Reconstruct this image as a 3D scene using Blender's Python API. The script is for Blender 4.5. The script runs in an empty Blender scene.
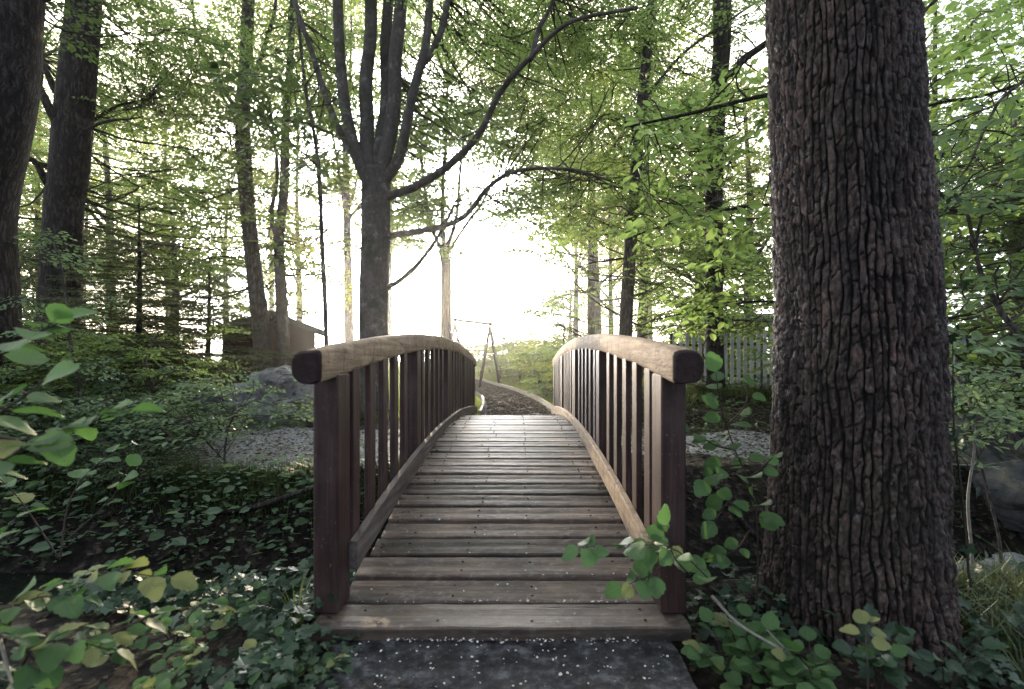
import bpy, math, random
import numpy as np
from mathutils import Vector, Matrix

rng = np.random.default_rng(7)
random.seed(7)
R = math.radians
C = bpy.context.scene.collection
scene = bpy.context.scene
F = 483.0; VX = 519.0; HY = 362.0; EYE = 1.05

def P(px, py, d):
    return np.array([(px - VX) / F * d, d, EYE + (HY - py) / F * d])

# ------------------------------------------------------------------ noise
def _h(ix, iy, iz):
    n = (ix.astype(np.int64) * 374761393 + iy.astype(np.int64) * 668265263 + iz.astype(np.int64) * 2147483647 + 1013904223) & 0xffffffff
    n = ((n ^ (n >> 13)) * 1274126177) & 0xffffffff
    n = ((n ^ (n >> 16)) * 2246822519) & 0xffffffff
    return ((n ^ (n >> 15)) & 0xffffff) / float(0xffffff)

def vnoise(x, y, z=0.0):
    x, y, z = np.broadcast_arrays(np.asarray(x, float), np.asarray(y, float), np.asarray(z, float))
    x0, y0, z0 = np.floor(x), np.floor(y), np.floor(z)
    fx, fy, fz = x - x0, y - y0, z - z0
    fx = fx * fx * (3 - 2 * fx); fy = fy * fy * (3 - 2 * fy); fz = fz * fz * (3 - 2 * fz)
    r = 0
    for a in (0, 1):
        for b in (0, 1):
            for c in (0, 1):
                w = (fx if a else 1 - fx) * (fy if b else 1 - fy) * (fz if c else 1 - fz)
                r = r + w * _h(x0 + a, y0 + b, z0 + c)
    return r * 2 - 1

def fbm(x, y, z=0.0, o=4):
    s = 0; a = 1; t = 0
    for i in range(o):
        s = s + a * vnoise(x * 2 ** i + 17 * i, y * 2 ** i + 5 * i, z * 2 ** i)
        t += a; a *= .5
    return s / t

def sst(a, b, x):
    t = np.clip((x - a) / (b - a), 0, 1)
    return t * t * (3 - 2 * t)

# ------------------------------------------------------------------ mesh building
class MB:
    def __init__(s):
        s.V = []; s.Fs = []; s.n = 0; s.uv = []
    def add(s, V, Fc, mat=0, smooth=True, uv=None):
        V = np.asarray(V, float).reshape(-1, 3)
        Fc = np.asarray(Fc, dtype=np.int64)
        m = np.full(len(Fc), mat, dtype=np.int32) if np.isscalar(mat) else np.asarray(mat, dtype=np.int32)
        s.Fs.append((Fc + s.n, m, smooth)); s.V.append(V); s.n += len(V)
        s.uv.append(uv if uv is not None else np.zeros((len(V), 2)))
    def build(s, name, mats, parent=None, use_uv=False):
        V = np.concatenate(s.V).astype(np.float32)
        loops = np.concatenate([f.ravel() for f, m, sm in s.Fs]).astype(np.int32)
        cnt = np.concatenate([np.full(len(f), f.shape[1], dtype=np.int32) for f, m, sm in s.Fs])
        st = np.concatenate([[0], np.cumsum(cnt)[:-1]]).astype(np.int32)
        me = bpy.data.meshes.new(name)
        me.vertices.add(len(V)); me.vertices.foreach_set('co', V.ravel())
        me.loops.add(len(loops)); me.loops.foreach_set('vertex_index', loops)
        me.polygons.add(len(cnt)); me.polygons.foreach_set('loop_start', st)
        me.polygons.foreach_set('material_index', np.concatenate([m for f, m, sm in s.Fs]).astype(np.int32))
        me.polygons.foreach_set('use_smooth', np.concatenate([np.full(len(f), bool(sm)) for f, m, sm in s.Fs]))
        if use_uv:
            uv = np.concatenate(s.uv)
            l = me.uv_layers.new(name='leaf_uv')
            l.data.foreach_set('uv', uv[loops].astype(np.float32).ravel())
        me.update(calc_edges=True)
        for m in (mats if isinstance(mats, (list, tuple)) else [mats]):
            me.materials.append(m)
        o = bpy.data.objects.new(name, me); C.objects.link(o)
        if parent is not None: o.parent = parent
        return o

def box(mb, x0, x1, y0, y1, z0, z1, mat=0, bev=0.0, M=None):
    if bev <= 0:
        V = np.array([[x, y, z] for z in (z0, z1) for y in (y0, y1) for x in (x0, x1)], float)
        Fc = [[0, 2, 3, 1], [4, 5, 7, 6], [0, 1, 5, 4], [2, 6, 7, 3], [0, 4, 6, 2], [1, 3, 7, 5]]
        if M is not None: V = V @ M[:3, :3].T + M[:3, 3]
        mb.add(V, Fc, mat, False); return
    c = np.array([(x0 + x1) / 2, (y0 + y1) / 2, (z0 + z1) / 2]); h = np.array([x1 - x0, y1 - y0, z1 - z0]) / 2
    idx = {}; V = []
    for sx in (-1, 1):
        for sy in (-1, 1):
            for sz in (-1, 1):
                for ax in range(3):
                    s = np.array([sx, sy, sz]); p = s * (h - bev); p[ax] = s[ax] * h[ax]
                    idx[(sx, sy, sz, ax)] = len(V); V.append(c + p)
    Q = []; T = []
    for ax in range(3):
        a, b = [(1, 2), (2, 0), (0, 1)][ax]
        for s in (-1, 1):
            f = []
            for (u, v) in ((-1, -1), (1, -1), (1, 1), (-1, 1)):
                k = [0, 0, 0]; k[ax] = s; k[a] = u; k[b] = v
                f.append(idx[(k[0], k[1], k[2], ax)])
            Q.append(f if s > 0 else f[::-1])
    for ax in range(3):
        a, b = [(1, 2), (2, 0), (0, 1)][ax]
        for u in (-1, 1):
            for v in (-1, 1):
                k0 = [0, 0, 0]; k1 = [0, 0, 0]
                k0[ax] = -1; k1[ax] = 1; k0[a] = k1[a] = u; k0[b] = k1[b] = v
                f = [idx[(*k0, a)], idx[(*k0, b)], idx[(*k1, b)], idx[(*k1, a)]]
                Q.append(f if u * v < 0 else f[::-1])
    for sx in (-1, 1):
        for sy in (-1, 1):
            for sz in (-1, 1):
                f = [idx[(sx, sy, sz, i)] for i in range(3)]
                T.append(f if sx * sy * sz > 0 else f[::-1])
    V = np.array(V)
    if M is not None: V = V @ M[:3, :3].T + M[:3, 3]
    n = mb.n
    mb.add(V, Q, mat, False)
    mb.Fs.append((np.array(T) + n, np.full(len(T), mat, dtype=np.int32), False))

def resample(pts, n):
    pts = np.asarray(pts, float)
    if len(pts) == 2:
        t = np.linspace(0, 1, n)[:, None]; return pts[0] * (1 - t) + pts[1] * t
    Pp = np.vstack([2 * pts[0] - pts[1], pts, 2 * pts[-1] - pts[-2]])
    out = []
    for s in np.linspace(0, len(pts) - 1 - 1e-9, n):
        i = int(s); t = s - i
        a, b, c, d = Pp[i], Pp[i + 1], Pp[i + 2], Pp[i + 3]
        out.append(.5 * ((2 * b) + (-a + c) * t + (2 * a - 5 * b + 4 * c - d) * t * t + (-a + 3 * b - 3 * c + d) * t ** 3))
    return np.array(out)

def tube(mb, pts, rad, sides=8, mat=0, amp=0.0, cap=True, nf=3.0):
    pts = np.asarray(pts, float); n = len(pts)
    rad = np.broadcast_to(np.asarray(rad, float), (n,))
    tan = np.gradient(pts, axis=0); tan /= np.linalg.norm(tan, axis=1)[:, None] + 1e-9
    up = np.array([1., 0, 0]) if abs(tan[0][0]) < .8 else np.array([0, 1., 0])
    u = np.cross(tan[0], up); u /= np.linalg.norm(u)
    U = []
    for i in range(n):
        u = u - tan[i] * np.dot(u, tan[i]); u /= np.linalg.norm(u) + 1e-9; U.append(u)
    U = np.array(U); W = np.cross(tan, U)
    a = np.arange(sides) / sides * 2 * math.pi
    rr = rad[:, None] * np.ones(sides)[None]
    if amp > 0:
        q = pts[:, None, :] + (np.cos(a)[None, :, None] * U[:, None] + np.sin(a)[None, :, None] * W[:, None]) * rad[:, None, None]
        rr = rr * (1 + amp * fbm(q[..., 0] * nf / max(rad[0], .02) * .15, q[..., 1] * nf / max(rad[0], .02) * .15, q[..., 2] * nf * .35 / max(rad[0], .02) * .15, 3))
    V = pts[:, None, :] + (np.cos(a)[None, :, None] * U[:, None] + np.sin(a)[None, :, None] * W[:, None]) * rr[..., None]
    V = V.reshape(-1, 3)
    i = np.arange(n - 1)[:, None] * sides; j = np.arange(sides)[None]; j2 = (j + 1) % sides
    Fc = np.stack([i + j, i + j2, i + sides + j2, i + sides + j], -1).reshape(-1, 4)
    base = mb.n
    mb.add(V, Fc, mat, True)
    if cap:
        mb.Fs.append((np.array([[base + k for k in range(sides)][::-1], [base + (n - 1) * sides + k for k in range(sides)]]), np.full(2, mat, dtype=np.int32), False))

def empty(name, loc=(0, 0, 0), rz=0.0):
    o = bpy.data.objects.new(name, None); C.objects.link(o)
    o.location = loc; o.rotation_euler = (0, 0, rz); o.empty_display_size = .2
    return o
def tag(o, label=None, cat=None, group=None, kind=None):
    if label: o['label'] = label
    if cat: o['category'] = cat
    if group: o['group'] = group
    if kind: o['kind'] = kind
    return o
def relparent(child, root):
    """parent while keeping world placement (root has only a translation)"""
    child.parent = root
    child.matrix_parent_inverse = Matrix.Translation(-Vector(root.location))
def copy_tree(o, loc=None, rz=None, sc=None, label=None, group=None):
    c = o.copy(); C.objects.link(c)
    if loc is not None: c.location = loc
    if rz is not None: c.rotation_euler = (0, 0, rz)
    if sc is not None: c.scale = (sc, sc, sc) if np.isscalar(sc) else sc
    if label: c['label'] = label
    if group: c['group'] = group
    for ch in list(o.children):
        d = ch.copy(); C.objects.link(d); d.parent = c
        for g in list(ch.children):
            e = g.copy(); C.objects.link(e); e.parent = d
    return c

# ------------------------------------------------------------------ materials
class NT:
    def __init__(s, name):
        s.m = bpy.data.materials.new(name); s.m.use_nodes = True
        s.t = s.m.node_tree; s.t.nodes.clear()
        s.out = s.t.nodes.new('ShaderNodeOutputMaterial')
    def n(s, typ, ins=None, **kw):
        nd = s.t.nodes.new(typ)
        for k, v in kw.items(): setattr(nd, k, v)
        for k, v in (ins or {}).items():
            if isinstance(v, bpy.types.NodeSocket): s.t.links.new(v, nd.inputs[k])
            else: nd.inputs[k].default_value = v
        return nd
    def l(s, a, b): s.t.links.new(a, b)
    def ramp(s, fac, stops, interp='LINEAR'):
        r = s.n('ShaderNodeValToRGB', {'Fac': fac}); cr = r.color_ramp; cr.interpolation = interp
        while len(cr.elements) < len(stops): cr.elements.new(.5)
        for e, (p, c) in zip(cr.elements, stops):
            e.position = p; e.color = (*c, 1) if len(c) == 3 else c
        return r.outputs['Color']
    def mix(s, fac, a, b, bt='MIX'):
        m = s.n('ShaderNodeMix', data_type='RGBA', blend_type=bt)
        for i, v in ((0, fac), (6, a), (7, b)):
            if isinstance(v, bpy.types.NodeSocket): s.l(v, m.inputs[i])
            else: m.inputs[i].default_value = v if i == 0 else (*v, 1)
        return m.outputs[2]
    def math(s, op, a, b=0.0, c=0.0):
        m = s.n('ShaderNodeMath', operation=op)
        for i, v in enumerate((a, b, c)):
            if isinstance(v, bpy.types.NodeSocket): s.l(v, m.inputs[i])
            else: m.inputs[i].default_value = v
        return m.outputs[0]
    def noise(s, vec, scale=5, detail=5, rough=.55, dist=0.0):
        return s.n('ShaderNodeTexNoise', {'Vector': vec, 'Scale': scale, 'Detail': detail, 'Roughness': rough, 'Distortion': dist}).outputs['Fac']
    def mapping(s, vec, scale=(1, 1, 1), loc=(0, 0, 0), rot=(0, 0, 0)):
        return s.n('ShaderNodeMapping', {'Vector': vec, 'Scale': scale, 'Location': loc, 'Rotation': rot}).outputs[0]
    def objcoord(s, rnd=True):
        tc = s.n('ShaderNodeTexCoord').outputs['Object']
        if not rnd: return tc
        oi = s.n('ShaderNodeObjectInfo').outputs['Random']
        k = s.math('MULTIPLY', oi, 37.0)
        cx = s.n('ShaderNodeCombineXYZ', {0: k, 1: k, 2: k}).outputs[0]
        return s.n('ShaderNodeVectorMath', {0: tc, 1: cx}, operation='ADD').outputs[0]
    def bump(s, h, strength=.5, dist=.01, normal=None):
        b = s.n('ShaderNodeBump', {'Height': h, 'Strength': strength, 'Distance': dist})
        if normal is not None: s.l(normal, b.inputs['Normal'])
        return b.outputs[0]
    def pbr(s, col, rough=.7, normal=None, spec=.4, **kw):
        b = s.n('ShaderNodeBsdfPrincipled')
        for k, v in (('Base Color', col), ('Roughness', rough), ('Specular IOR Level', spec)):
            if isinstance(v, bpy.types.NodeSocket): s.l(v, b.inputs[k])
            else: b.inputs[k].default_value = (*v, 1) if k == 'Base Color' else v
        if normal is not None: s.l(normal, b.inputs['Normal'])
        return b.outputs[0]
    def done(s, sh): s.l(sh, s.out.inputs['Surface']); return s.m

def m_plank():
    t = NT('weathered_deck_wood'); v = t.objcoord()
    g = t.noise(t.mapping(v, (2.2, 42, 42)), 1.0, 9, .68, .3)
    big = t.noise(t.mapping(v, (3, 9, 9)), 1.3, 4, .6)
    blotch = t.noise(t.mapping(v, (14, 22, 22)), 1.6, 6, .7)
    col = t.ramp(g, [(.22, (.035, .021, .017)), (.42, (.135, .090, .068)), (.60, (.28, .20, .152)), (.8, (.54, .41, .31))])
    col = t.mix(t.ramp(big, [(.35, (0, 0, 0)), (.65, (.75, .75, .75))]), col, (.055, .046, .043))
    col = t.mix(t.ramp(blotch, [(.52, (0, 0, 0)), (.68, (.5, .5, .5))]), col, (.36, .315, .285))
    oi = t.n('ShaderNodeObjectInfo').outputs['Random']
    k = t.n('ShaderNodeMapRange', {'Value': oi, 3: .36, 4: 1.25}).outputs[0]
    col = t.mix(1.0, col, t.n('ShaderNodeCombineColor', {0: k, 1: k, 2: k}).outputs[0], 'MULTIPLY')
    crack = t.noise(t.mapping(v, (1.6, 60, 30)), 1.0, 3, .5, .4)
    cr = t.ramp(crack, [(.24, (0, 0, 0)), (.30, (1, 1, 1))])
    col = t.mix(cr, (.012, .01, .01), col)
    h = t.math('ADD', t.math('MULTIPLY', g, .6), t.math('MULTIPLY', cr, .7))
    h = t.math('ADD', h, t.math('MULTIPLY', blotch, .5))
    return t.done(t.pbr(col, .56, t.bump(h, .65, .005), .5))

def m_paint():
    t = NT('dark_brown_stained_wood'); v = t.objcoord()
    g = t.noise(t.mapping(v, (38, 38, 2.2)), 1.0, 7, .62, .3)
    big = t.noise(v, 3.5, 4, .6)
    col = t.ramp(g, [(.3, (.016, .0065, .007)), (.55, (.048, .022, .021)), (.8, (.11, .058, .053))])
    col = t.mix(t.ramp(big, [(.45, (0, 0, 0)), (.75, (.45, .45, .45))]), col, (.12, .085, .08))
    sp = t.noise(t.mapping(v, (60, 60, 30)), 2.2, 2, .5)
    col = t.mix(t.ramp(sp, [(.70, (0, 0, 0)), (.74, (.6, .6, .6))]), col, (.25, .2, .18))
    return t.done(t.pbr(col, .55, t.bump(g, .5, .004), .4))

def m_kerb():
    t = NT('shade_toned_kerb_timber'); v = t.objcoord()
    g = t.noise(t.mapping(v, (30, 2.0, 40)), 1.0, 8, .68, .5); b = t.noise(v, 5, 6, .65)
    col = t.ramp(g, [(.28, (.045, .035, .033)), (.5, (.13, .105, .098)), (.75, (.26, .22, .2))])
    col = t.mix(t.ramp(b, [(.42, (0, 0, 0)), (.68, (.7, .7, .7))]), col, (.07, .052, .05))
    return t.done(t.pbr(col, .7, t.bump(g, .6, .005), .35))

def m_rail(light=True):
    t = NT('bleached_handrail_timber' if light else 'dark_end_grain'); v = t.objcoord()
    g = t.noise(t.mapping(v, (30, 2.0, 34)), 1.0, 8, .72, .9)
    b = t.noise(t.mapping(v, (5, 3, 9)), 1.6, 5, .65)
    s = t.noise(t.mapping(v, (40, 14, 60)), 1.0, 4, .6, 1.)
    if light:
        col = t.ramp(g, [(.25, (.19, .125, .085)), (.5, (.42, .305, .21)), (.75, (.66, .51, .37))])
        col = t.mix(t.ramp(b, [(.45, (0, 0, 0)), (.72, (.7, .7, .7))]), col, (.16, .11, .085))
        col = t.mix(t.ramp(s, [(.60, (0, 0, 0)), (.68, (.8, .8, .8))]), col, (.1, .068, .052))
    else:
        col = t.ramp(g, [(.3, (.016, .01, .01)), (.7, (.05, .03, .03))])
    st = t.noise(t.mapping(v, (6, 22, 5)), 1.0, 6, .7, .8)
    if light: col = t.mix(t.ramp(st, [(.5, (0, 0, 0)), (.66, (.75, .75, .75))]), col, (.12, .085, .066))
    return t.done(t.pbr(col, .8, t.bump(t.math('ADD', g, s), .7, .005), .25))

def m_bark(name, cols, sx=14, sz=3.2, dist=.03, moss=None, strength=.9, smooth=False):
    t = NT(name); v = t.objcoord()
    w = t.noise(v, 5.0, 4, .6)
    k = t.math('MULTIPLY', w, .16)
    wv = t.n('ShaderNodeVectorMath', {0: v, 1: t.n('ShaderNodeCombineXYZ', {0: k, 1: k, 2: k}).outputs[0]}, operation='ADD').outputs[0]
    n = t.noise(t.mapping(v, (sx * 1.6, sx * 1.6, sz)), 1.0, 8, .7, .5)
    pat = t.noise(v, 2.6, 5, .65)
    if smooth:
        h = t.math('ADD', t.math('MULTIPLY', n, .5), t.math('MULTIPLY', t.noise(v, 16, 6, .65), .6))
    else:
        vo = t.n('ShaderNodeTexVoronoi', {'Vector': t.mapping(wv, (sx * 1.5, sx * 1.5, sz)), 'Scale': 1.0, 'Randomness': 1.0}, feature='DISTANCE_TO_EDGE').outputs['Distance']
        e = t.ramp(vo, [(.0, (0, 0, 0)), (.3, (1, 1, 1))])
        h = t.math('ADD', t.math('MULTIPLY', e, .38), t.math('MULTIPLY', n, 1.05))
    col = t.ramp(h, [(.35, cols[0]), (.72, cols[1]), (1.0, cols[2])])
    lic = t.noise(t.mapping(v, (1, 1, .8)), 7.0, 6, .7)
    col = t.mix(t.ramp(lic, [(.55, (0, 0, 0)), (.66, (.55, .55, .55))]), col, tuple(c * 1.15 for c in cols[2]))
    if moss: col = t.mix(t.ramp(pat, [(.5, (0, 0, 0)), (.62, (.7, .7, .7))]), col, moss)
    return t.done(t.pbr(col, .85, t.bump(h, strength, dist), .25))

def m_oak():
    t = NT('furrowed_dark_bark'); v = t.n('ShaderNodeTexCoord').outputs['Object']
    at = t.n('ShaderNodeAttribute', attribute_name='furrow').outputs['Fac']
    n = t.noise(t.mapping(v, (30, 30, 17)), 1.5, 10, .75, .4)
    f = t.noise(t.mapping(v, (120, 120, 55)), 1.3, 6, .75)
    col = t.ramp(at, [(.0, (.006, .0045, .0045)), (.30, (.006, .004, .0035)), (.58, (.030, .019, .017)), (.92, (.10, .07, .063))])  # paints shade into the furrows and highlights onto the plates
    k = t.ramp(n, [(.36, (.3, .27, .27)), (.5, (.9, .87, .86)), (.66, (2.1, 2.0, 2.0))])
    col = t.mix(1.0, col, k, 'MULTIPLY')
    lic = t.noise(t.mapping(v, (34, 34, 16)), 1.6, 6, .7)
    ml = t.math('MULTIPLY', t.ramp(lic, [(.57, (0, 0, 0)), (.63, (.85, .85, .85))]), t.ramp(at, [(.5, (0, 0, 0)), (.75, (1, 1, 1))]))
    col = t.mix(ml, col, (.2, .185, .2))  # pale flecks: lichen, plus highlights painted on the bark plates
    gr = t.noise(v, 1.7, 3, .5)
    col = t.mix(t.ramp(gr, [(.45, (0, 0, 0)), (.7, (.3, .3, .3))]), col, (.05, .052, .03))
    gv = t.noise(t.mapping(v, (1, 1, .5)), 3.2, 5, .65)
    col = t.mix(1.0, col, t.ramp(gv, [(.35, (.55, .55, .6)), (.65, (1.3, 1.22, 1.15))]), 'MULTIPLY')
    h = t.math('ADD', n, t.math('MULTIPLY', f, .45))
    return t.done(t.pbr(col, .5, t.bump(h, 1.0, .014), .5))

def m_leaf(name, c0, c1, tr, fac=.45, rough=.42, vein=False):
    t = NT(name)
    g = t.n('ShaderNodeNewGeometry')
    ri = g.outputs['Random Per Island']
    oi = t.n('ShaderNodeObjectInfo').outputs['Random']
    v = t.n('ShaderNodeTexCoord').outputs['Object']
    n = t.noise(v, .9, 3, .6)
    k = t.math('ADD', t.math('MULTIPLY', ri, .7), t.math('MULTIPLY', n, .45))
    col = t.ramp(k, [(.1, c0), (.85, c1), (1.0, tuple(min(1, x * 1.5) for x in c1))])
    trc = t.ramp(k, [(.1, tuple(x * .7 for x in tr)), (.9, tr)])
    nrm = None
    if vein:
        uv = t.n('ShaderNodeUVMap', uv_map='leaf_uv').outputs[0]
        sp = t.n('ShaderNodeSeparateXYZ', {0: uv})
        av = t.math('ABSOLUTE', t.math('SUBTRACT', sp.outputs[1], .5))
        ph = t.math('SUBTRACT', sp.outputs[0], t.math('MULTIPLY', av, .55))
        w = t.math('SINE', t.math('MULTIPLY', ph, 56.0))
        vv = t.ramp(w, [(.86, (0, 0, 0)), (.99, (1, 1, 1))])
        mid = t.ramp(av, [(.0, (1, 1, 1)), (.035, (0, 0, 0))])
        ve = t.math('MAXIMUM', vv, mid)
        col = t.mix(t.math('MULTIPLY', ve, .4), col, tuple(min(1, x * 2.2 + .02) for x in c1))
        trc = t.mix(t.math('MULTIPLY', ve, .45), trc, tuple(x * .45 for x in tr))
        nrm = t.bump(ve, .5, .002)
        sick = t.noise(v, 14, 4, .6)
        col = t.mix(t.ramp(sick, [(.66, (0, 0, 0)), (.75, (.5, .5, .5))]), col, (.12, .09, .03))
    a = t.pbr(col, rough, nrm, .4)
    b = t.n('ShaderNodeBsdfTranslucent')
    t.l(trc, b.inputs['Color'])
    if nrm is not None: t.l(nrm, b.inputs['Normal'])
    m = t.n('ShaderNodeMixShader', {0: fac}); t.l(a, m.inputs[1]); t.l(b.outputs[0], m.inputs[2])
    return t.done(m.outputs[0])

def m_simple(name, c0, c1, scale=6, rough=.8, dist=.01, st=.5, stretch=(1, 1, 1), spec=.3, rnd=True):
    t = NT(name); v = t.mapping(t.objcoord(rnd), stretch)
    n = t.noise(v, scale, 8, .65)
    return t.done(t.pbr(t.ramp(n, [(.3, c0), (.7, c1)]), rough, t.bump(n, st, dist), spec))

def m_ground():
    t = NT('forest_floor'); v = t.n('ShaderNodeTexCoord').outputs['Object']
    n1 = t.noise(v, 1.1, 6, .6); n2 = t.noise(v, 9, 8, .7); n3 = t.noise(v, 45, 6, .7)
    vo = t.n('ShaderNodeTexVoronoi', {'Vector': v, 'Scale': 26.0, 'Randomness': 1.0})
    lit = t.ramp(t.n('ShaderNodeSeparateColor', {0: vo.outputs['Color']}).outputs[0], [(.1, (.010, .008, .006)), (.5, (.03, .023, .018)), (.85, (.06, .047, .037)), (1., (.13, .11, .09))])
    soil = t.ramp(n2, [(.35, (.006, .005, .0045)), (.7, (.026, .021, .018))])
    col = t.mix(t.ramp(n2, [(.42, (0, 0, 0)), (.62, (.9, .9, .9))]), soil, lit)
    sp = t.n('ShaderNodeSeparateXYZ', {0: v})
    far = t.n('ShaderNodeMapRange', {'Value': sp.outputs[1], 1: 8.0, 2: 13.0, 3: 0.0, 4: .35}).outputs[0]
    mossf = t.ramp(t.math('ADD', n1, far), [(.56, (0, 0, 0)), (.72, (.85, .85, .85))])
    moss = t.ramp(n3, [(.3, (.02, .03, .008)), (.7, (.06, .085, .022))])
    col = t.mix(mossf, col, moss)
    h = t.math('ADD', t.math('ADD', n2, t.math('MULTIPLY', n3, .5)), t.math('MULTIPLY', vo.outputs['Distance'], .6))
    return t.done(t.pbr(col, .92, t.bump(h, .9, .03), .2))

def m_gravel(name, stops, scale=60):
    t = NT(name); v = t.n('ShaderNodeTexCoord').outputs['Object']
    vo = t.n('ShaderNodeTexVoronoi', {'Vector': v, 'Scale': scale})
    r = t.n('ShaderNodeSeparateColor', {0: vo.outputs['Color']}).outputs[0]
    n = t.noise(v, 4, 6, .65)
    col = t.ramp(t.math('ADD', t.math('MULTIPLY', r, .6), t.math('MULTIPLY', n, .4)), stops)
    h = t.math('SUBTRACT', 1.0, vo.outputs['Distance'])
    return t.done(t.pbr(col, .85, t.bump(h, .9, .012), .3))

def m_concrete():
    t = NT('dark_mottled_concrete'); v = t.n('ShaderNodeTexCoord').outputs['Object']
    a = t.noise(v, 3, 7, .65); b = t.noise(v, 60, 5, .7); c = t.noise(v, 14, 6, .7)
    col = t.ramp(c, [(.38, (.007, .007, .008)), (.52, (.042, .042, .047)), (.66, (.16, .16, .172))])  # dark mottled slab tone
    col = t.mix(t.ramp(a, [(.4, (0, 0, 0)), (.65, (.75, .75, .75))]), col, (.035, .033, .034))
    col = t.mix(t.ramp(b, [(.6, (0, 0, 0)), (.72, (.6, .6, .6))]), col, (.2, .2, .205))
    return t.done(t.pbr(col, .85, t.bump(t.math('ADD', b, c), .9, .008), .2))

def m_rock(k=1.):
    t = NT('grey_rock'); v = t.objcoord()
    a = t.noise(v, 2.2, 9, .7, .5); b = t.noise(v, 13, 6, .7)
    cr = t.noise(t.mapping(v, (1.2, 1.2, 4.5), (0, 0, 0), (.3, .2, 0)), 2.6, 6, .7, 1.2)
    col = t.ramp(a, [(.3, (.07 * k, .07 * k, .078 * k)), (.5, (.24 * k, .24 * k, .25 * k)), (.72, (.48 * k, .48 * k, .5 * k))])
    col = t.mix(t.ramp(cr, [(.36, (.9, .9, .9)), (.45, (0, 0, 0))]), col, (.03, .03, .032))
    nz = t.n('ShaderNodeSeparateXYZ', {0: t.n('ShaderNodeNewGeometry').outputs['Normal']}).outputs[2]
    ms = t.math('MULTIPLY', t.ramp(b, [(.5, (0, 0, 0)), (.6, (1, 1, 1))]), t.ramp(nz, [(.3, (0, 0, 0)), (.8, (.6, .6, .6))]))
    col = t.mix(ms, col, (.045, .06, .02))
    return t.done(t.pbr(col, .85, t.bump(t.math('ADD', a, b), .9, .03), .3))

def m_water():
    t = NT('dark_stream_water'); v = t.n('ShaderNodeTexCoord').outputs['Object']
    n = t.noise(t.mapping(v, (5, 11, 1)), 1.0, 4, .6, .6)
    return t.done(t.pbr((.008, .009, .008), .07, t.bump(n, .45, .03), .5))

M = dict(
    plank=m_plank(), paint=m_paint(), rail=m_rail(), railend=m_rail(False), kerb=m_kerb(), oak=m_oak(),
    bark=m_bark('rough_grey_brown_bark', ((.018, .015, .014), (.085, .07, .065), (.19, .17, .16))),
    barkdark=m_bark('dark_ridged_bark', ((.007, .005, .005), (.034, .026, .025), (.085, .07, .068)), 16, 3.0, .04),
    beech=m_bark('smooth_grey_bark', ((.04, .034, .031), (.125, .108, .098), (.26, .235, .215)), 9, 4, .012, (.035, .036, .022), .6, True),
    twig=m_simple('twig_bark', (.02, .015, .012), (.07, .055, .045), 20, .8, .003),
    paletwig=m_simple('pale_dry_twig', (.16, .14, .12), (.36, .33, .3), 30, .7, .003),
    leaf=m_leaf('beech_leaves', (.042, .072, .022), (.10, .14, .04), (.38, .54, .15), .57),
    leafy=m_leaf('sun_tinted_yellow_leaves', (.08, .1, .025), (.15, .165, .04), (.54, .60, .14), .6),  # yellow tint paints sunlight into the leaf colour
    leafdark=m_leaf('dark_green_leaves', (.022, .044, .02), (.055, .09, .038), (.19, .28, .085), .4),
    leafblue=m_leaf('cool_green_undergrowth_leaves', (.07, .12, .07), (.16, .235, .14), (.3, .44, .19), .42),
    fir=m_leaf('fir_needles', (.046, .066, .03), (.11, .14, .06), (.26, .3, .11), .35),
    near=m_leaf('broad_green_leaf', (.038, .085, .03), (.085, .165, .06), (.15, .32, .08), .36, .5, True),
    neary=m_leaf('broad_yellow_green_leaf', (.13, .16, .06), (.24, .25, .1), (.34, .4, .13), .38, .52, True),  # lighter, yellower copy of the broad leaf colour
    ivy=m_leaf('ivy_leaf', (.012, .03, .018), (.04, .08, .042), (.04, .09, .035), .2, .42, True),
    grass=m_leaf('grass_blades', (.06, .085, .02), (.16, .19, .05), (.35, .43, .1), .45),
    darkgrass=m_leaf('shade_toned_grass_blades', (.03, .045, .018), (.085, .11, .04), (.12, .15, .05), .3),  # darker grass copy with the shade put into its colour
    litter=m_simple('dry_fallen_leaves', (.03, .02, .014), (.13, .095, .06), 3, .85, .003),
    ground=m_ground(),
    gravel=m_gravel('pale_gravel', [(.2, (.10, .097, .095)), (.5, (.24, .235, .235)), (.8, (.44, .435, .44))], 55),
    mulch=m_gravel('bark_mulch', [(.15, (.008, .005, .004)), (.5, (.036, .023, .018)), (.85, (.11, .075, .06))], 42),
    concrete=m_concrete(), rock=m_rock(), rockdark=m_rock(.38), water=m_water(),
    edging=m_simple('pale_edging_board', (.2, .17, .13), (.42, .37, .3), 12, .7, .004),
    shedwall=m_simple('red_brown_shed_boards', (.026, .008, .006), (.065, .02, .013), 5, .9, .006, .5, (9, 9, 1)),
    shedroof=m_simple('grey_roofing', (.06, .06, .058), (.14, .14, .135), 7, .8, .006),
    white=m_simple('chalky_white_paint', (.42, .44, .42), (.7, .71, .68), 6, .7, .003),
    greyroof=m_simple('slate_grey_roof', (.16, .17, .19), (.3, .31, .34), 5, .7, .01),
    darkwood=m_simple('dark_timber', (.015, .011, .01), (.05, .038, .033), 8, .8, .005),
    greywood=m_simple('silvery_swing_timber', (.03, .025, .022), (.09, .078, .07), 9, .8, .004),
    petal=m_simple('pale_petal', (.5, .48, .45), (.8, .78, .74), 8, .6, .002),
    nail=m_simple('rusty_nail_head', (.012, .01, .01), (.06, .045, .04), 30, .5, .001),
)

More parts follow.
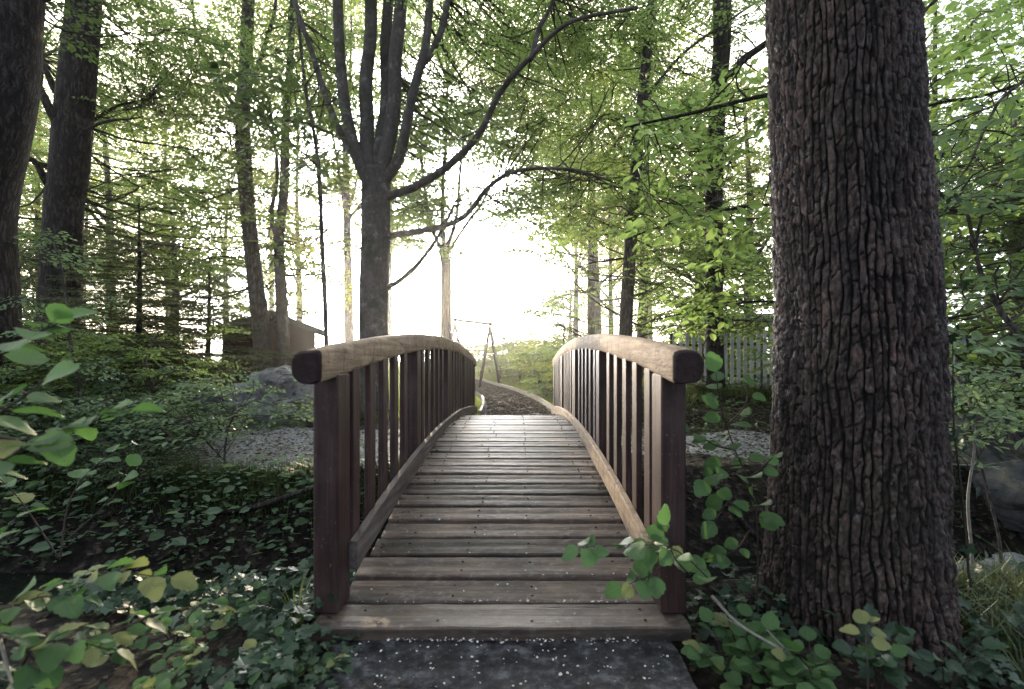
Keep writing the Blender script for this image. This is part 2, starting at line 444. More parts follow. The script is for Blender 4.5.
# ------------------------------------------------------------------ terrain
def pathx(y):
    """centre line of the mulch path"""
    t = np.clip(y - 8.0, 0, 30)
    return 0.0 - .0225 * t ** 1.75
def T(x, y):
    x = np.asarray(x, float); y = np.asarray(y, float)
    wob = .22 * np.sin(x * .55 + .8) + .12 * vnoise(x * .7, 3.1, 1.0)
    s0 = np.where(x > 1.0, sst(1.0, 3.0, x) * .0, 0)
    near = sst(2.25, 3.05, y - wob * .5)
    far = sst(3.75, 4.75, y - wob - .25 * sst(1.5, 4, x))
    z = -.9 * near * (1 - far)
    z = z - .06 * (1 - near) * sst(.7, 1.6, np.abs(x))
    # far side
    dl = np.abs(x - pathx(y))
    side = sst(1.2, 3.5, dl)
    z = z + far * (.0 + .42 * sst(5.5, 9.6, y) * sst(1.6, 3.4, x) * (x > 0))
    z = z + far * (.25 * sst(6, 14, y) * sst(1.5, 4.5, -x + pathx(y) * .0))
    z = z + .28 * sst(18, 32, y) + .55 * sst(16, 40, y) * side
    amp = .035 + .09 * far * side + .03 * near * (1 - far)
    z = z + amp * fbm(x * 1.3, y * 1.3, 0, 4) * (1 - .8 * (1 - sst(.7, 1.3, dl)) * (1 - near * (1 - far)))
    z = z + .12 * far * side * fbm(x * .35 + 9, y * .35, 4, 2)
    z = z + .36 * np.exp(-((x - 3.7) / 1.1) ** 2 - ((y - 3.45) / .4) ** 2)
    # keep clear below slab and path
    cl = (1 - sst(.75, 1.2, np.abs(x))) * (1 - sst(1.95, 2.4, y))
    z = z - .06 * cl
    return z
def Ts(x, y): return float(T(np.array([x]), np.array([y]))[0])

u = np.linspace(-1, 1, 470); gx = 9 * u + 190 * np.sign(u) * np.abs(u) ** 7
v = np.linspace(0, 1, 430); gy = -7 + 22 * v + 300 * v ** 6
X, Y = np.meshgrid(gx, gy)
Z = T(X, Y)
nx, ny = len(gx), len(gy)
i = (np.arange(ny - 1)[:, None] * nx + np.arange(nx - 1)[None]).ravel()
mb = MB(); mb.add(np.stack([X, Y, Z], -1).reshape(-1, 3), np.stack([i, i + 1, i + nx + 1, i + nx], -1), 0, True)
tag(mb.build('ground', M['ground']), kind='structure')

mb = MB(); mb.add([[-60, 1.6, -.66], [60, 1.6, -.66], [60, 7.0, -.66], [-60, 7.0, -.66]], [[0, 1, 2, 3]])
tag(mb.build('stream_water', M['water']), kind='structure')

# gravel strip along the far bank (left and right of the bridge foot)
def sheet(name, xs, ys_fn, mat, dz=.006, amp=.012, n=26):
    V = []
    for x in xs:
        a, b = ys_fn(x)
        ys = np.linspace(a, b, n)
        zz = T(np.full(n, x), ys) + dz + amp * np.abs(vnoise(x * 14, ys * 14, 2.)) * np.minimum(1, np.minimum(ys - a, b - ys) * 6) 
        zz[0] -= .05; zz[-1] -= .05
        V.append(np.stack([np.full(n, x), ys, zz], -1))
    V = np.array(V); m = len(xs)
    i = (np.arange(m - 1)[:, None] * n + np.arange(n - 1)[None]).ravel()
    mb = MB(); mb.add(V.reshape(-1, 3), np.stack([i, i + n, i + n + 1, i + 1], -1), 0, True)
    return tag(mb.build(name, mat), kind='structure')
sheet('gravel_path', np.linspace(-9, -1.15, 260), lambda x: (4.72 + .1 * math.sin(x * 1.3) + .12 * math.sin(x * 4.1), 7.7 + .2 * math.sin(x * .9 + 1) + .1 * math.sin(x * 5)), M['gravel'], n=70)
sheet('gravel_path', np.linspace(1.3, 8, 200), lambda x: (5.35 + .2 * math.sin(x * 1.3) + .1 * math.sin(x * 4.1), 6.6 + .2 * math.sin(x * .9 + 1) + .1 * math.sin(x * 5)), M['gravel'], n=60)

sheet('sparkle_gravel', np.linspace(2.7, 5.2, 120), lambda x: (3.0 + .08 * math.sin(x * 7), 3.85 + .08 * math.sin(x * 5)), M['gravel'], n=50)  # pale gravel bar standing in for the sparkle on the stream
# mulch path beyond the bridge
ys = np.linspace(7.75, 27, 240); n = 40
V = []
for y in ys:
    c = float(pathx(y)); w0, w1 = -.63, .68
    xs_ = c + np.linspace(w0, w1, n)
    g = .085 + .28 * float(sst(18, 32, np.array([y]))[0]) + .03 * (fbm(xs_ * 9, np.full(n, y * 9), 3., 3)) + .02
    V.append(np.stack([xs_, np.full(n, y), g], -1))
V = np.array(V); i = (np.arange(len(ys) - 1)[:, None] * n + np.arange(n - 1)[None]).ravel()
mb = MB(); mb.add(V.reshape(-1, 3), np.stack([i, i + 1, i + n + 1, i + n], -1), 0, True)
tag(mb.build('mulch_path', M['mulch']), kind='structure')
def pathz(y): return .105 + .28 * float(sst(18, 32, np.array([y]))[0])
# loose chips on it
K = 9000
cy = 7.85 + 16 * rng.random(K) ** 1.6; cx = pathx(cy) + rng.uniform(-.58, .62, K)
cz = np.array([pathz(a) for a in cy]) + .012
def rot_from(dirv, nrm):
    dirv = dirv / np.linalg.norm(dirv, axis=-1, keepdims=True)
    y = np.cross(nrm, dirv); y /= np.linalg.norm(y, axis=-1, keepdims=True) + 1e-9
    z = np.cross(dirv, y)
    return np.stack([dirv, y, z], -1)
def rand_dirs(K, tilt=.5):
    a = rng.uniform(0, 2 * math.pi, K)
    d = np.stack([np.cos(a), np.sin(a), rng.normal(0, tilt * .5, K)], -1)
    nrm = np.stack([rng.normal(0, tilt, K), rng.normal(0, tilt, K), np.ones(K)], -1)
    return d, nrm
def stamp(mb, tv, tf, Rm, p, s, mat=0, smooth=False, uv=None):
    K = len(p); n = len(tv)
    V = np.einsum('kij,nj->kni', Rm, tv) * np.broadcast_to(np.asarray(s, float), (K,))[:, None, None] + p[:, None, :]
    Fc = (tf[None] + (np.arange(K) * n)[:, None, None]).reshape(-1, tf.shape[1])
    m = mat if np.isscalar(mat) else np.tile(mat, K)
    mb.add(V.reshape(-1, 3), Fc, m, smooth, None if uv is None else np.tile(uv, (K, 1)))
chip = np.array([[-.5, -.2, 0], [.5, -.14, .03], [.42, .2, 0], [-.45, .16, .05], [-.5, -.2, -.1], [.5, -.14, -.08], [.42, .2, -.1], [-.45, .16, -.05]])
chipf = np.array([[0, 1, 2, 3], [0, 4, 5, 1], [1, 5, 6, 2], [2, 6, 7, 3], [3, 7, 4, 0]])
d, nn = rand_dirs(K, .45)
mb = MB(); stamp(mb, chip, chipf, rot_from(d, nn), np.stack([cx, cy, cz], -1), rng.uniform(.02, .06, K))
tag(mb.build('bark_chips', M['mulch']), 'loose brown bark chips covering the curved path', 'bark chips', kind='stuff')

# path edging boards
def edging(side, y0, y1, label, h=.1):
    root = empty('path_edging', (float(pathx(y0)) + side, y0, pathz(y0)))
    ys = np.linspace(y0, y1, 12 if y1 - y0 > 6 else 4)
    for a, b in zip(ys[:-1], ys[1:]):
        b2 = b - .015
        p0 = np.array([pathx(a) + side, a, pathz(a)]); p1 = np.array([pathx(b2) + side, b2, pathz(b2)])
        dv = p1 - p0; nrm = np.array([dv[1], -dv[0], 0]); nrm = nrm / np.linalg.norm(nrm) * .022
        mb = MB(); V = []
        for q in (p0, p1):
            for s in (-1, 1):
                for zz in (-.12, h + rng.normal(0, .006)): V.append(q + nrm * s + [0, 0, zz])
        V = np.array(V); V[:, 2] -= 0
        mb.add(V, [[0, 1, 3, 2], [4, 6, 7, 5], [0, 4, 5, 1], [2, 3, 7, 6], [1, 5, 7, 3], [0, 2, 6, 4]], 0, False)
        o = mb.build('edging_board', M['edging']); relparent(o, root)
    tag(root, label, 'path edging')
edging(.70, 8.2, 24, 'long pale timber edging board curving along the right side of the mulch path')
edging(-.66, 8.2, 12, 'short pale timber edging board on the left side of the mulch path', .12)

# concrete slab in front
mb = MB()
nX, nY = 60, 60
xs_ = np.linspace(-.70, .575, nX); ysl = np.linspace(.2, 1.835, nY)
XX, YY = np.meshgrid(xs_, ysl); ZZ = .006 + .004 * fbm(XX * 6, YY * 6, 1., 4)
XX = XX + .012 * vnoise(YY * 7, 2., 1.) * (XX > .5)
mb.add(np.stack([XX, YY, ZZ], -1).reshape(-1, 3), np.stack([(np.arange(nY - 1)[:, None] * nX + np.arange(nX - 1)[None]).ravel() + k for k in (0, 1, nX + 1, nX)], -1), 0, True)
box(mb, -.698, .572, .2, 1.832, -.2, -.004)
tag(mb.build('concrete_ramp', M['concrete']), kind='structure')

# ------------------------------------------------------------------ BRIDGE
XL, XR = -.716, .563         # inner planes of posts
W = .099
YC = 4.95
def zdeck(y): return .435 - .0442 * (np.minimum(np.maximum(y, 2.0), 7.9) - YC) ** 2
def zrail(y): return EYE + .245 - .0197 * (y - YC) ** 2
bridge = empty('footbridge', (0, YC, 0))
tag(bridge, 'arched wooden footbridge with plank deck, brown balusters and rounded handrails', 'footbridge')
def part(mb, name, mat, origin=None, label=None):
    o = mb.build(name, mat)
    if origin is not None:
        o.data.transform(Matrix.Translation(-Vector(origin))); o.location = Vector(origin) - Vector(bridge.location)
    else:
        o.data.transform(Matrix.Translation(-Vector(bridge.location)))
    o.parent = bridge
    if label: o['label'] = label
    return o
# planks
def plank(y0, y1, x0, x1, th=.045, lip=0):
    c = np.array([(x0 + x1) / 2, (y0 + y1) / 2, 0.])
    za, zb = float(zdeck(y0)), float(zdeck(y1)); 
    n = 36; xs_ = np.linspace(x0, x1, n)
    cup = .003
    prof = [(0, -th), (0, -.006), (.006, 0), (.25, cup * .0), (.5, -cup), (.75, 0), (.994, 0), (1., -.006), (1., -th)]
    jz = rng.normal(0, .0025); tl = rng.normal(0, .003)
    seed = rng.uniform(0, 99)
    V = []
    w = y1 - y0
    for i_, x in enumerate(xs_):
        e0 = .004 * vnoise(x * 9, seed) + .002 * vnoise(x * 40, seed); e1 = .004 * vnoise(x * 9, seed + 7) + .002 * vnoise(x * 40, seed + 7)
        for (t, dz) in prof:
            t2 = t
            if t == .006: t2 = .035
            if t == .994: t2 = .965
            yy = y0 + e0 + (w + e1 - e0) * t2
            zz = za + (zb - za) * t2 + dz + jz + tl * (x - c[0]) + .0012 * vnoise(x * 25, yy * 40, seed)
            V.append((x, yy, zz))
    m = len(prof); i_ = (np.arange(n - 1)[:, None] * m + np.arange(m - 1)[None]).ravel()
    mb = MB(); mb.add(V, np.stack([i_, i_ + m, i_ + m + 1, i_ + 1], -1), 0, False)
    b = mb.n
    mb.Fs.append((np.array([list(range(m))[::-1], [(n - 1) * m + k for k in range(m)]]), np.zeros(2, dtype=np.int32), False))
    i_ = np.arange(n - 1) * m
    mb.Fs.append((np.stack([i_, i_ + m - 1, i_ + 2 * m - 1, i_ + m], -1), np.zeros(n - 1, dtype=np.int32), False))
    # nail heads
    for nxp in (x0 + .17, x0 + .47 + rng.normal(0, .02), (x0 + x1) / 2 + .12, x1 - .16):
        for f_ in (.28, .72):
            if rng.random() < .4: continue
            yy = y0 + w * f_ + rng.normal(0, .004); zz = za + (zb - za) * f_ + jz + tl * (nxp - c[0])
            a = np.arange(8) / 8 * 2 * math.pi
            ring = np.stack([nxp + .0055 * np.cos(a), yy + .0055 * np.sin(a), np.full(8, zz + .0035)], -1)
            ring2 = ring.copy(); ring2[:, 2] -= .006
            k = np.arange(8); bb = mb.n
            mb.add(np.vstack([ring2, ring]), np.stack([k, (k + 1) % 8, (k + 1) % 8 + 8, k + 8], -1), 1, False)
            mb.Fs.append((np.array([[bb + 8 + q for q in range(8)]]), np.ones(1, dtype=np.int32), False))
    return part(mb, 'deck_plank', [M['plank'], M['nail']], (c[0], c[1], (za + zb) / 2))
plank(1.815, 1.995, XL - .072, XR + .085, .05)
y = 2.012; pitch = .1525
while y < 7.78:
    plank(y, y + pitch - rng.uniform(.023, .032), XL + (-.035 if y < 2.3 else .012) + rng.normal(0, .009), XR + (.03 if y < 2.3 else .0) + rng.normal(0, .009), .042)
    y += pitch
plank(y, y + .17, XL - W - .02, XR + W + .02, .05)
YEND = y + .17
# stringers
for xa, xb in ((XL + .03, XL + .14), (XR - .14, XR - .03), (-.14, -.02)):
    ys = np.linspace(1.83, YEND, 40); V = []
    for yy in ys:
        zt = float(zdeck(yy)) - .062
        zb_ = zt - .2
        V += [(xa, yy, zb_), (xb, yy, zb_), (xb, yy, zt), (xa, yy, zt)]
    n = len(ys); i_ = np.arange(n - 1)[:, None] * 4; j = np.arange(4)[None]
    mb = MB(); mb.add(V, np.stack([i_ + j, i_ + (j + 1) % 4, i_ + 4 + (j + 1) % 4, i_ + 4 + j], -1).reshape(-1, 4), 0, False)
    mb.Fs.append((np.array([[0, 3, 2, 1], [4 * n - 4, 4 * n - 3, 4 * n - 2, 4 * n - 1]]), np.zeros(2, dtype=np.int32), False))
    part(mb, 'support_beam', M['darkwood'])
posts_y = [1.91, 3.40, 4.87, 6.34, 7.75]
kt = [EYE - .755, EYE - .60, EYE - .552, EYE - .60, EYE - .725]
kerb_y = [2.03, 3.40, 4.90, 6.40, 7.86]
def zkerb(y): return float(np.interp(y, kerb_y, kt))
for side in (-1, 1):
    xi = XL if side < 0 else XR
    def sx(a, b):
        p = (xi + side * a, xi + side * b); return min(p), max(p)
    for k, py in enumerate(posts_y):
        x0, x1 = sx(0, W)
        zb_ = float(zdeck(py)) + (.002 if k in (0, 4) else -.2)
        zt = float(zrail(py + .07)) - .118
        mb = MB(); box(mb, x0, x1, py, py + .14, zb_, zt, 0, .006)
        o = part(mb, 'post', M['paint'], ((x0 + x1) / 2, py + .07, zb_))
    for k in range(4):
        for j in range(5):
            by = posts_y[k] + .175 + .232 * j + rng.normal(0, .003)
            x0, x1 = sx(.0, .028)
            zb_ = zkerb(by + .04) - .15; zt = float(zrail(by + .045)) - .115
            mb = MB(); box(mb, x0, x1, by, by + .09, zb_, zt, 0, .003)
            o = part(mb, 'baluster', M['paint'], ((x0 + x1) / 2, by + .045, zb_))
    # handrail: D section, flat towards the deck
    Wd, Hh = .108, .127
    sec = []
    for a in np.linspace(-90, 90, 13):
        ca, sa = math.cos(R(a)), math.sin(R(a))
        sec.append((.045 + (Wd - .045) * max(ca, 0) ** .8 * 1.0, -Hh / 2 + Hh / 2 * math.copysign(abs(sa) ** .8, sa)))
    sec += [(.02, -.001), (.006, -.006), (.0, -.02), (.0, -Hh + .02), (.006, -Hh + .006), (.02, -Hh + .001)]
    sec = np.array(sec); m = len(sec)
    ys = np.concatenate([[1.735, 1.742, 1.76], np.linspace(1.80, 8.08, 60), [8.11, 8.13]])
    V = []
    for q, yy in enumerate(ys):
        s = {0: .84, 1: .93, 2: .985, len(ys) - 1: .85, len(ys) - 2: .95}.get(q, 1.0)
        zt = float(zrail(yy)) + .004 * float(vnoise(yy * 2.5, side * 3.))
        for (a, b) in sec:
            a2 = .05 + (a - .05) * s; b2 = -Hh / 2 + (b + Hh / 2) * s
            wob = .004 * float(vnoise(yy * 3 + 5, a * 20, side * 2.))
            V.append((xi + side * (a2 + wob), yy, zt + b2 + wob))
    n = len(ys); i_ = np.arange(n - 1)[:, None] * m; j = np.arange(m)[None]
    Fc = np.stack([i_ + j, i_ + (j + 1) % m, i_ + m + (j + 1) % m, i_ + m + j], -1).reshape(-1, 4)
    if side < 0: Fc = Fc[:, ::-1]
    mats_ = np.zeros(len(Fc), dtype=np.int32); mats_[:m * 2] = 1; mats_[-m * 1:] = 1
    mb = MB(); mb.add(V, Fc, mats_, True)
    mb.Fs.append((np.array([list(range(m))[::(1 if side < 0 else -1)]]), np.ones(1, dtype=np.int32), False))
    mb.Fs.append((np.array([[(n - 1) * m + k for k in range(m)][::(-1 if side < 0 else 1)]]), np.ones(1, dtype=np.int32), False))
    part(mb, 'handrail', [M['rail'], M['railend']], (xi, YC, 1.2))
    # kerb boards
    for k in range(4):
        xa, xb = (xi, xi - side * .036); x0, x1 = min(xa, xb) + (.001 if side > 0 else .001), max(xa, xb)
        ya, yb = kerb_y[k] + .002, kerb_y[k + 1] - .002
        n = 14; V = []
        for yy in np.linspace(ya, yb, n):
            tt = (yy - ya) / (yb - ya); zt = kt[k] * (1 - tt) + kt[k + 1] * tt + .015 * math.sin(math.pi * tt)
            h = .118
            V += [(x0, yy, zt - h), (x1, yy, zt - h), (x1, yy, zt - .004), (x1 - .004, yy, zt), (x0 + .004, yy, zt), (x0, yy, zt - .004)]
        i_ = np.arange(n - 1)[:, None] * 6; j = np.arange(6)[None]
        mb = MB(); mb.add(V, np.stack([i_ + j, i_ + (j + 1) % 6, i_ + 6 + (j + 1) % 6, i_ + 6 + j], -1).reshape(-1, 4), 0, False)
        mb.Fs.append((np.array([[5, 4, 3, 2, 1, 0], [6 * (n - 1) + q for q in range(6)]]), np.zeros(2, dtype=np.int32), False))
        part(mb, 'kerb_board', M['rail'] if side > 0 else M['kerb'], ((x0 + x1) / 2, (ya + yb) / 2, kt[k]))  # sunlight painted into the right boards' colour, shade into the left

# ------------------------------------------------------------------ LEAF TEMPLATES
leaf2 = np.array([[0, 0, 0], [.32, .27, .05], [.70, .25, .03], [1, 0, -.08], [.70, -.25, .03], [.32, -.27, .05]])
leaf2f = np.array([[0, 3, 2, 1], [0, 5, 4, 3]])
needle = np.array([[0, -.04, 0], [.0, .04, 0], [1, .07, .0], [1, -.07, 0]])
needlef = np.array([[0, 3, 2, 1]])

def rotz(d, a):
    c, s = math.cos(a), math.sin(a)
    return np.array([d[0] * c - d[1] * s, d[0] * s + d[1] * c, d[2]])
def bough(L=1.5, nside=10, leaf=.075, step=.05, spread=.5, fir=False, r=.012, drop=.14, tilt=.35):
    """flat spray: twigs + leaves; base at the origin, pointing to +x"""
    twigs = []; lp = []; ld = []; ln = []; ls = []
    t = np.linspace(0, 1, 7)
    ax = np.stack([t * L, .06 * L * np.sin(t * 3 + rng.uniform(0, 6)) , -drop * L * t ** 2 + .02 * rng.normal(size=7)], -1)
    twigs.append((ax, r, r * .25))
    def axp(tt): return np.array([np.interp(tt, t, ax[:, k]) for k in range(3)])
    def leaves_on(pts, st, sgn0=1):
        seg = np.linalg.norm(np.diff(pts, axis=0), axis=1); tot = seg.sum(); cum = np.concatenate([[0], np.cumsum(seg)])
        s = st * rng.uniform(.4, 1.0); sg = sgn0
        while s < tot:
            p = np.array([np.interp(s, cum, pts[:, k]) for k in range(3)])
            k = min(np.searchsorted(cum, s), len(seg)) - 1; dv = pts[k + 1] - pts[k]; dv = dv / np.linalg.norm(dv)
            dd = rotz(dv, sg * R(rng.uniform(35, 65))); dd[2] += rng.normal(-.12, .18)
            lp.append(p); ld.append(dd); ln.append([rng.normal(0, tilt), rng.normal(0, tilt), 1]); ls.append(leaf * rng.uniform(.65, 1.2))
            s += st * rng.uniform(.7, 1.3); sg = -sg
        lp.append(pts[-1]); ld.append(pts[-1] - pts[-2]); ln.append([rng.normal(0, tilt), rng.normal(0, tilt), 1]); ls.append(leaf * rng.uniform(.8, 1.2))
    sg = 1
    for q in range(nside):
        tt = .1 + .88 * (q + rng.uniform(0, .5)) / nside
        b = axp(tt); ln_ = L * spread * (1.05 - .75 * tt) * rng.uniform(.7, 1.2)
        dv = rotz(np.array([1., 0, 0]), sg * R(rng.uniform(38, 62))); dv[2] += rng.normal(0, .12)
        s = np.linspace(0, 1, 4)[:, None]
        pts = b + dv * ln_ * s + np.array([0, 0, -1]) * (.12 * ln_ * s ** 2) + np.array([1., 0, 0]) * (.12 * ln_ * s ** 2)
        twigs.append((pts, r * .45, r * .15)); leaves_on(pts, step)
        sg = -sg
    leaves_on(ax[3:], step)
    lp = np.array(lp); ld = np.array(ld); ln = np.array(ln, float); ls = np.array(ls)
    mb = MB()
    Rm = rot_from(ld, ln)
    if fir: stamp(mb, needle, needlef, Rm, lp, ls)
    else: stamp(mb, leaf2, leaf2f, Rm, lp, ls)
    for (pts, a, b) in twigs:
        tube(mb, pts, np.linspace(a, b, len(pts)), 3, 1, cap=False)
    V = np.concatenate(mb.V); Fq = np.concatenate([f for f, m, s in mb.Fs]); mt = np.concatenate([m for f, m, s in mb.Fs])
    return V, Fq, mt
BF = [bough(1.5, 12, .08, .048) for _ in range(6)]           # mid distance
BN = [bough(1.1, 10, .082, .055, r=.009) for _ in range(5)]    # nearer
BB = [bough(2.6, 13, .15, .10, .5, r=.02, tilt=.5) for _ in range(4)]   # far, coarse
BX = [bough(1.5, 16, .075, .020, .42, fir=True, r=.012, drop=.1, tilt=.3) for _ in range(4)]
BL = [bough(.8, 7, .11, .085, .55, r=.006, tilt=.4) for _ in range(4)]  # large-leaf

SUN_AZ = R(-14.5); SUN_EL = R(10.5)
SD = np.array([math.sin(SUN_AZ) * math.cos(SUN_EL), math.cos(SUN_AZ) * math.cos(SUN_EL), math.sin(SUN_EL)])
def in_sun(p, rad=.5):
    """does a bough at p shade the bridge / the big trunk?"""
    if p[1] < 7.5: return False
    for Yt in (2.2, 3.5, 5, 6.5, 8):
        t = (p[1] - Yt) / SD[1]; q = p - SD * t
        if -1.0 - rad < q[0] < 1.0 + rad and .2 - rad < q[2] < 1.4 + rad: return True
    t = (p[1] - 2) / SD[1]; q = p - SD * t
    if .8 < q[0] < 1.6 and 0 < q[2] < 2.8: return rng.random() < .6
    return False

def place_boughs(mb, centers, nodes, tmpl, scale=1.0, sj=.25, brad=.02, lm=0, tm=1, sun=True, pitch=0.0, branches=True, bcap=3.2):
    """centers: (K,3) bough middles; nodes: (N,4) limb points with radius"""
    nodes = np.asarray(nodes)
    groups = {}
    for c in centers:
        if sun and in_sun(c) and rng.random() < .93: continue
        dd = nodes[:, :3] - c; dist = np.linalg.norm(dd, axis=1) + np.maximum(0, dd[:, 2]) * 1.5 + rng.uniform(0, .5, len(nodes))
        k = int(np.argmin(dist)); nd = nodes[k, :3]
        ti = rng.integers(len(tmpl)); s = scale * (1 + rng.uniform(-sj, sj))
        L = float(np.max(tmpl[ti][0][:, 0])) * s
        h = c - nd; h[2] = 0
        if np.linalg.norm(h) < .3: a = rng.uniform(0, 6.28); h = np.array([math.cos(a), math.sin(a), 0])
        a = math.atan2(h[1], h[0]) + rng.normal(0, .55)
        pz = rng.normal(.05 + pitch, .2)
        dv = np.array([math.cos(a) * math.cos(pz), math.sin(a) * math.cos(pz), math.sin(pz)])
        base = c - dv * L * .5
        groups.setdefault(ti, []).append((dv, base, s))
        if branches and np.linalg.norm(base - nd) < bcap * 2.2:
            mid = nd * .5 + base * .5 + np.array([rng.normal(0, .12), rng.normal(0, .12), -.06 * np.linalg.norm(base - nd) + rng.normal(0, .06)])
            pts = resample([nd, mid, base, base + dv * L * .25], 8)
            r0 = min(nodes[k, 3] * .5, brad * .55 * (1 + np.linalg.norm(base - nd) * .35))
            tube(mb, pts, np.linspace(r0, r0 * .3 + .002, 8), 5, tm, cap=False)
    for ti, lst in groups.items():
        tv, tf, tm_ = tmpl[ti]
        D = np.array([l[0] for l in lst]); p = np.array([l[1] for l in lst]); s = np.array([l[2] for l in lst])
        nr = np.stack([rng.normal(0, .22, len(lst)), rng.normal(0, .22, len(lst)), np.ones(len(lst))], -1)
        mt = np.where(tm_ == 0, lm, tm).astype(np.int32)
        stamp(mb, tv, tf, rot_from(D, nr), p, s, mt)

def pxr(n, x0, x1, y0, y1, d0, d1, clear=None):
    out = []
    while len(out) < n:
        px, py, d = rng.uniform(x0, x1), rng.uniform(y0, y1), rng.uniform(d0, d1)
        if clear and any(a <= px <= b and c <= py <= e for (a, b, c, e) in clear) and rng.random() < .9: 
            if rng.random() < .5: n -= 1
            continue
        out.append(P(px, py, d))
    return np.array(out).reshape(-1, 3)
def vol(n, c, r, shell=.4):
    v = rng.normal(size=(n, 3)); v /= np.linalg.norm(v, axis=1)[:, None]
    return np.array(c) + v * (shell + (1 - shell) * rng.random(n) ** .5)[:, None] * np.array(r)

def limbs_mesh(root, limbs, mat, name='trunk', sides=12, amp=.12):
    """limbs: list of (pts world, r0, r1). first = trunk. returns nodes"""
    nodes = []
    for k, (pts, r0, r1) in enumerate(limbs):
        n = max(8, int(len(pts) * 7)); q = resample(pts, n)
        if k > 0:
            jit = np.stack([fbm(np.linspace(0, 3, n), k * 3.3 + j, 0., 2) for j in range(3)], -1) * r0 * .8; jit[0] = 0; q = q + jit
        rad = np.linspace(r0, r1, n) ** 1.0
        if k == 0: rad = rad * (1 + .45 * np.exp(-np.linspace(0, 1, n) * 24))
        m_ = MB(); tube(m_, q, rad, sides if r0 > .06 else 7, 0, amp)
        o = m_.build('trunk' if k == 0 else 'limb', mat); relparent(o, root)
        for a, b in zip(q[::2], rad[::2]): nodes.append((*a, b))
    return nodes

def crown(root, mb, mats, name='crown'):
    o = mb.build(name, mats); relparent(o, root); return o

SKY_CLEAR = (452, 560, 235, 400)
SUNHOLE = (385, 452, 262, 400)
CLEARS = [SKY_CLEAR, SUNHOLE]

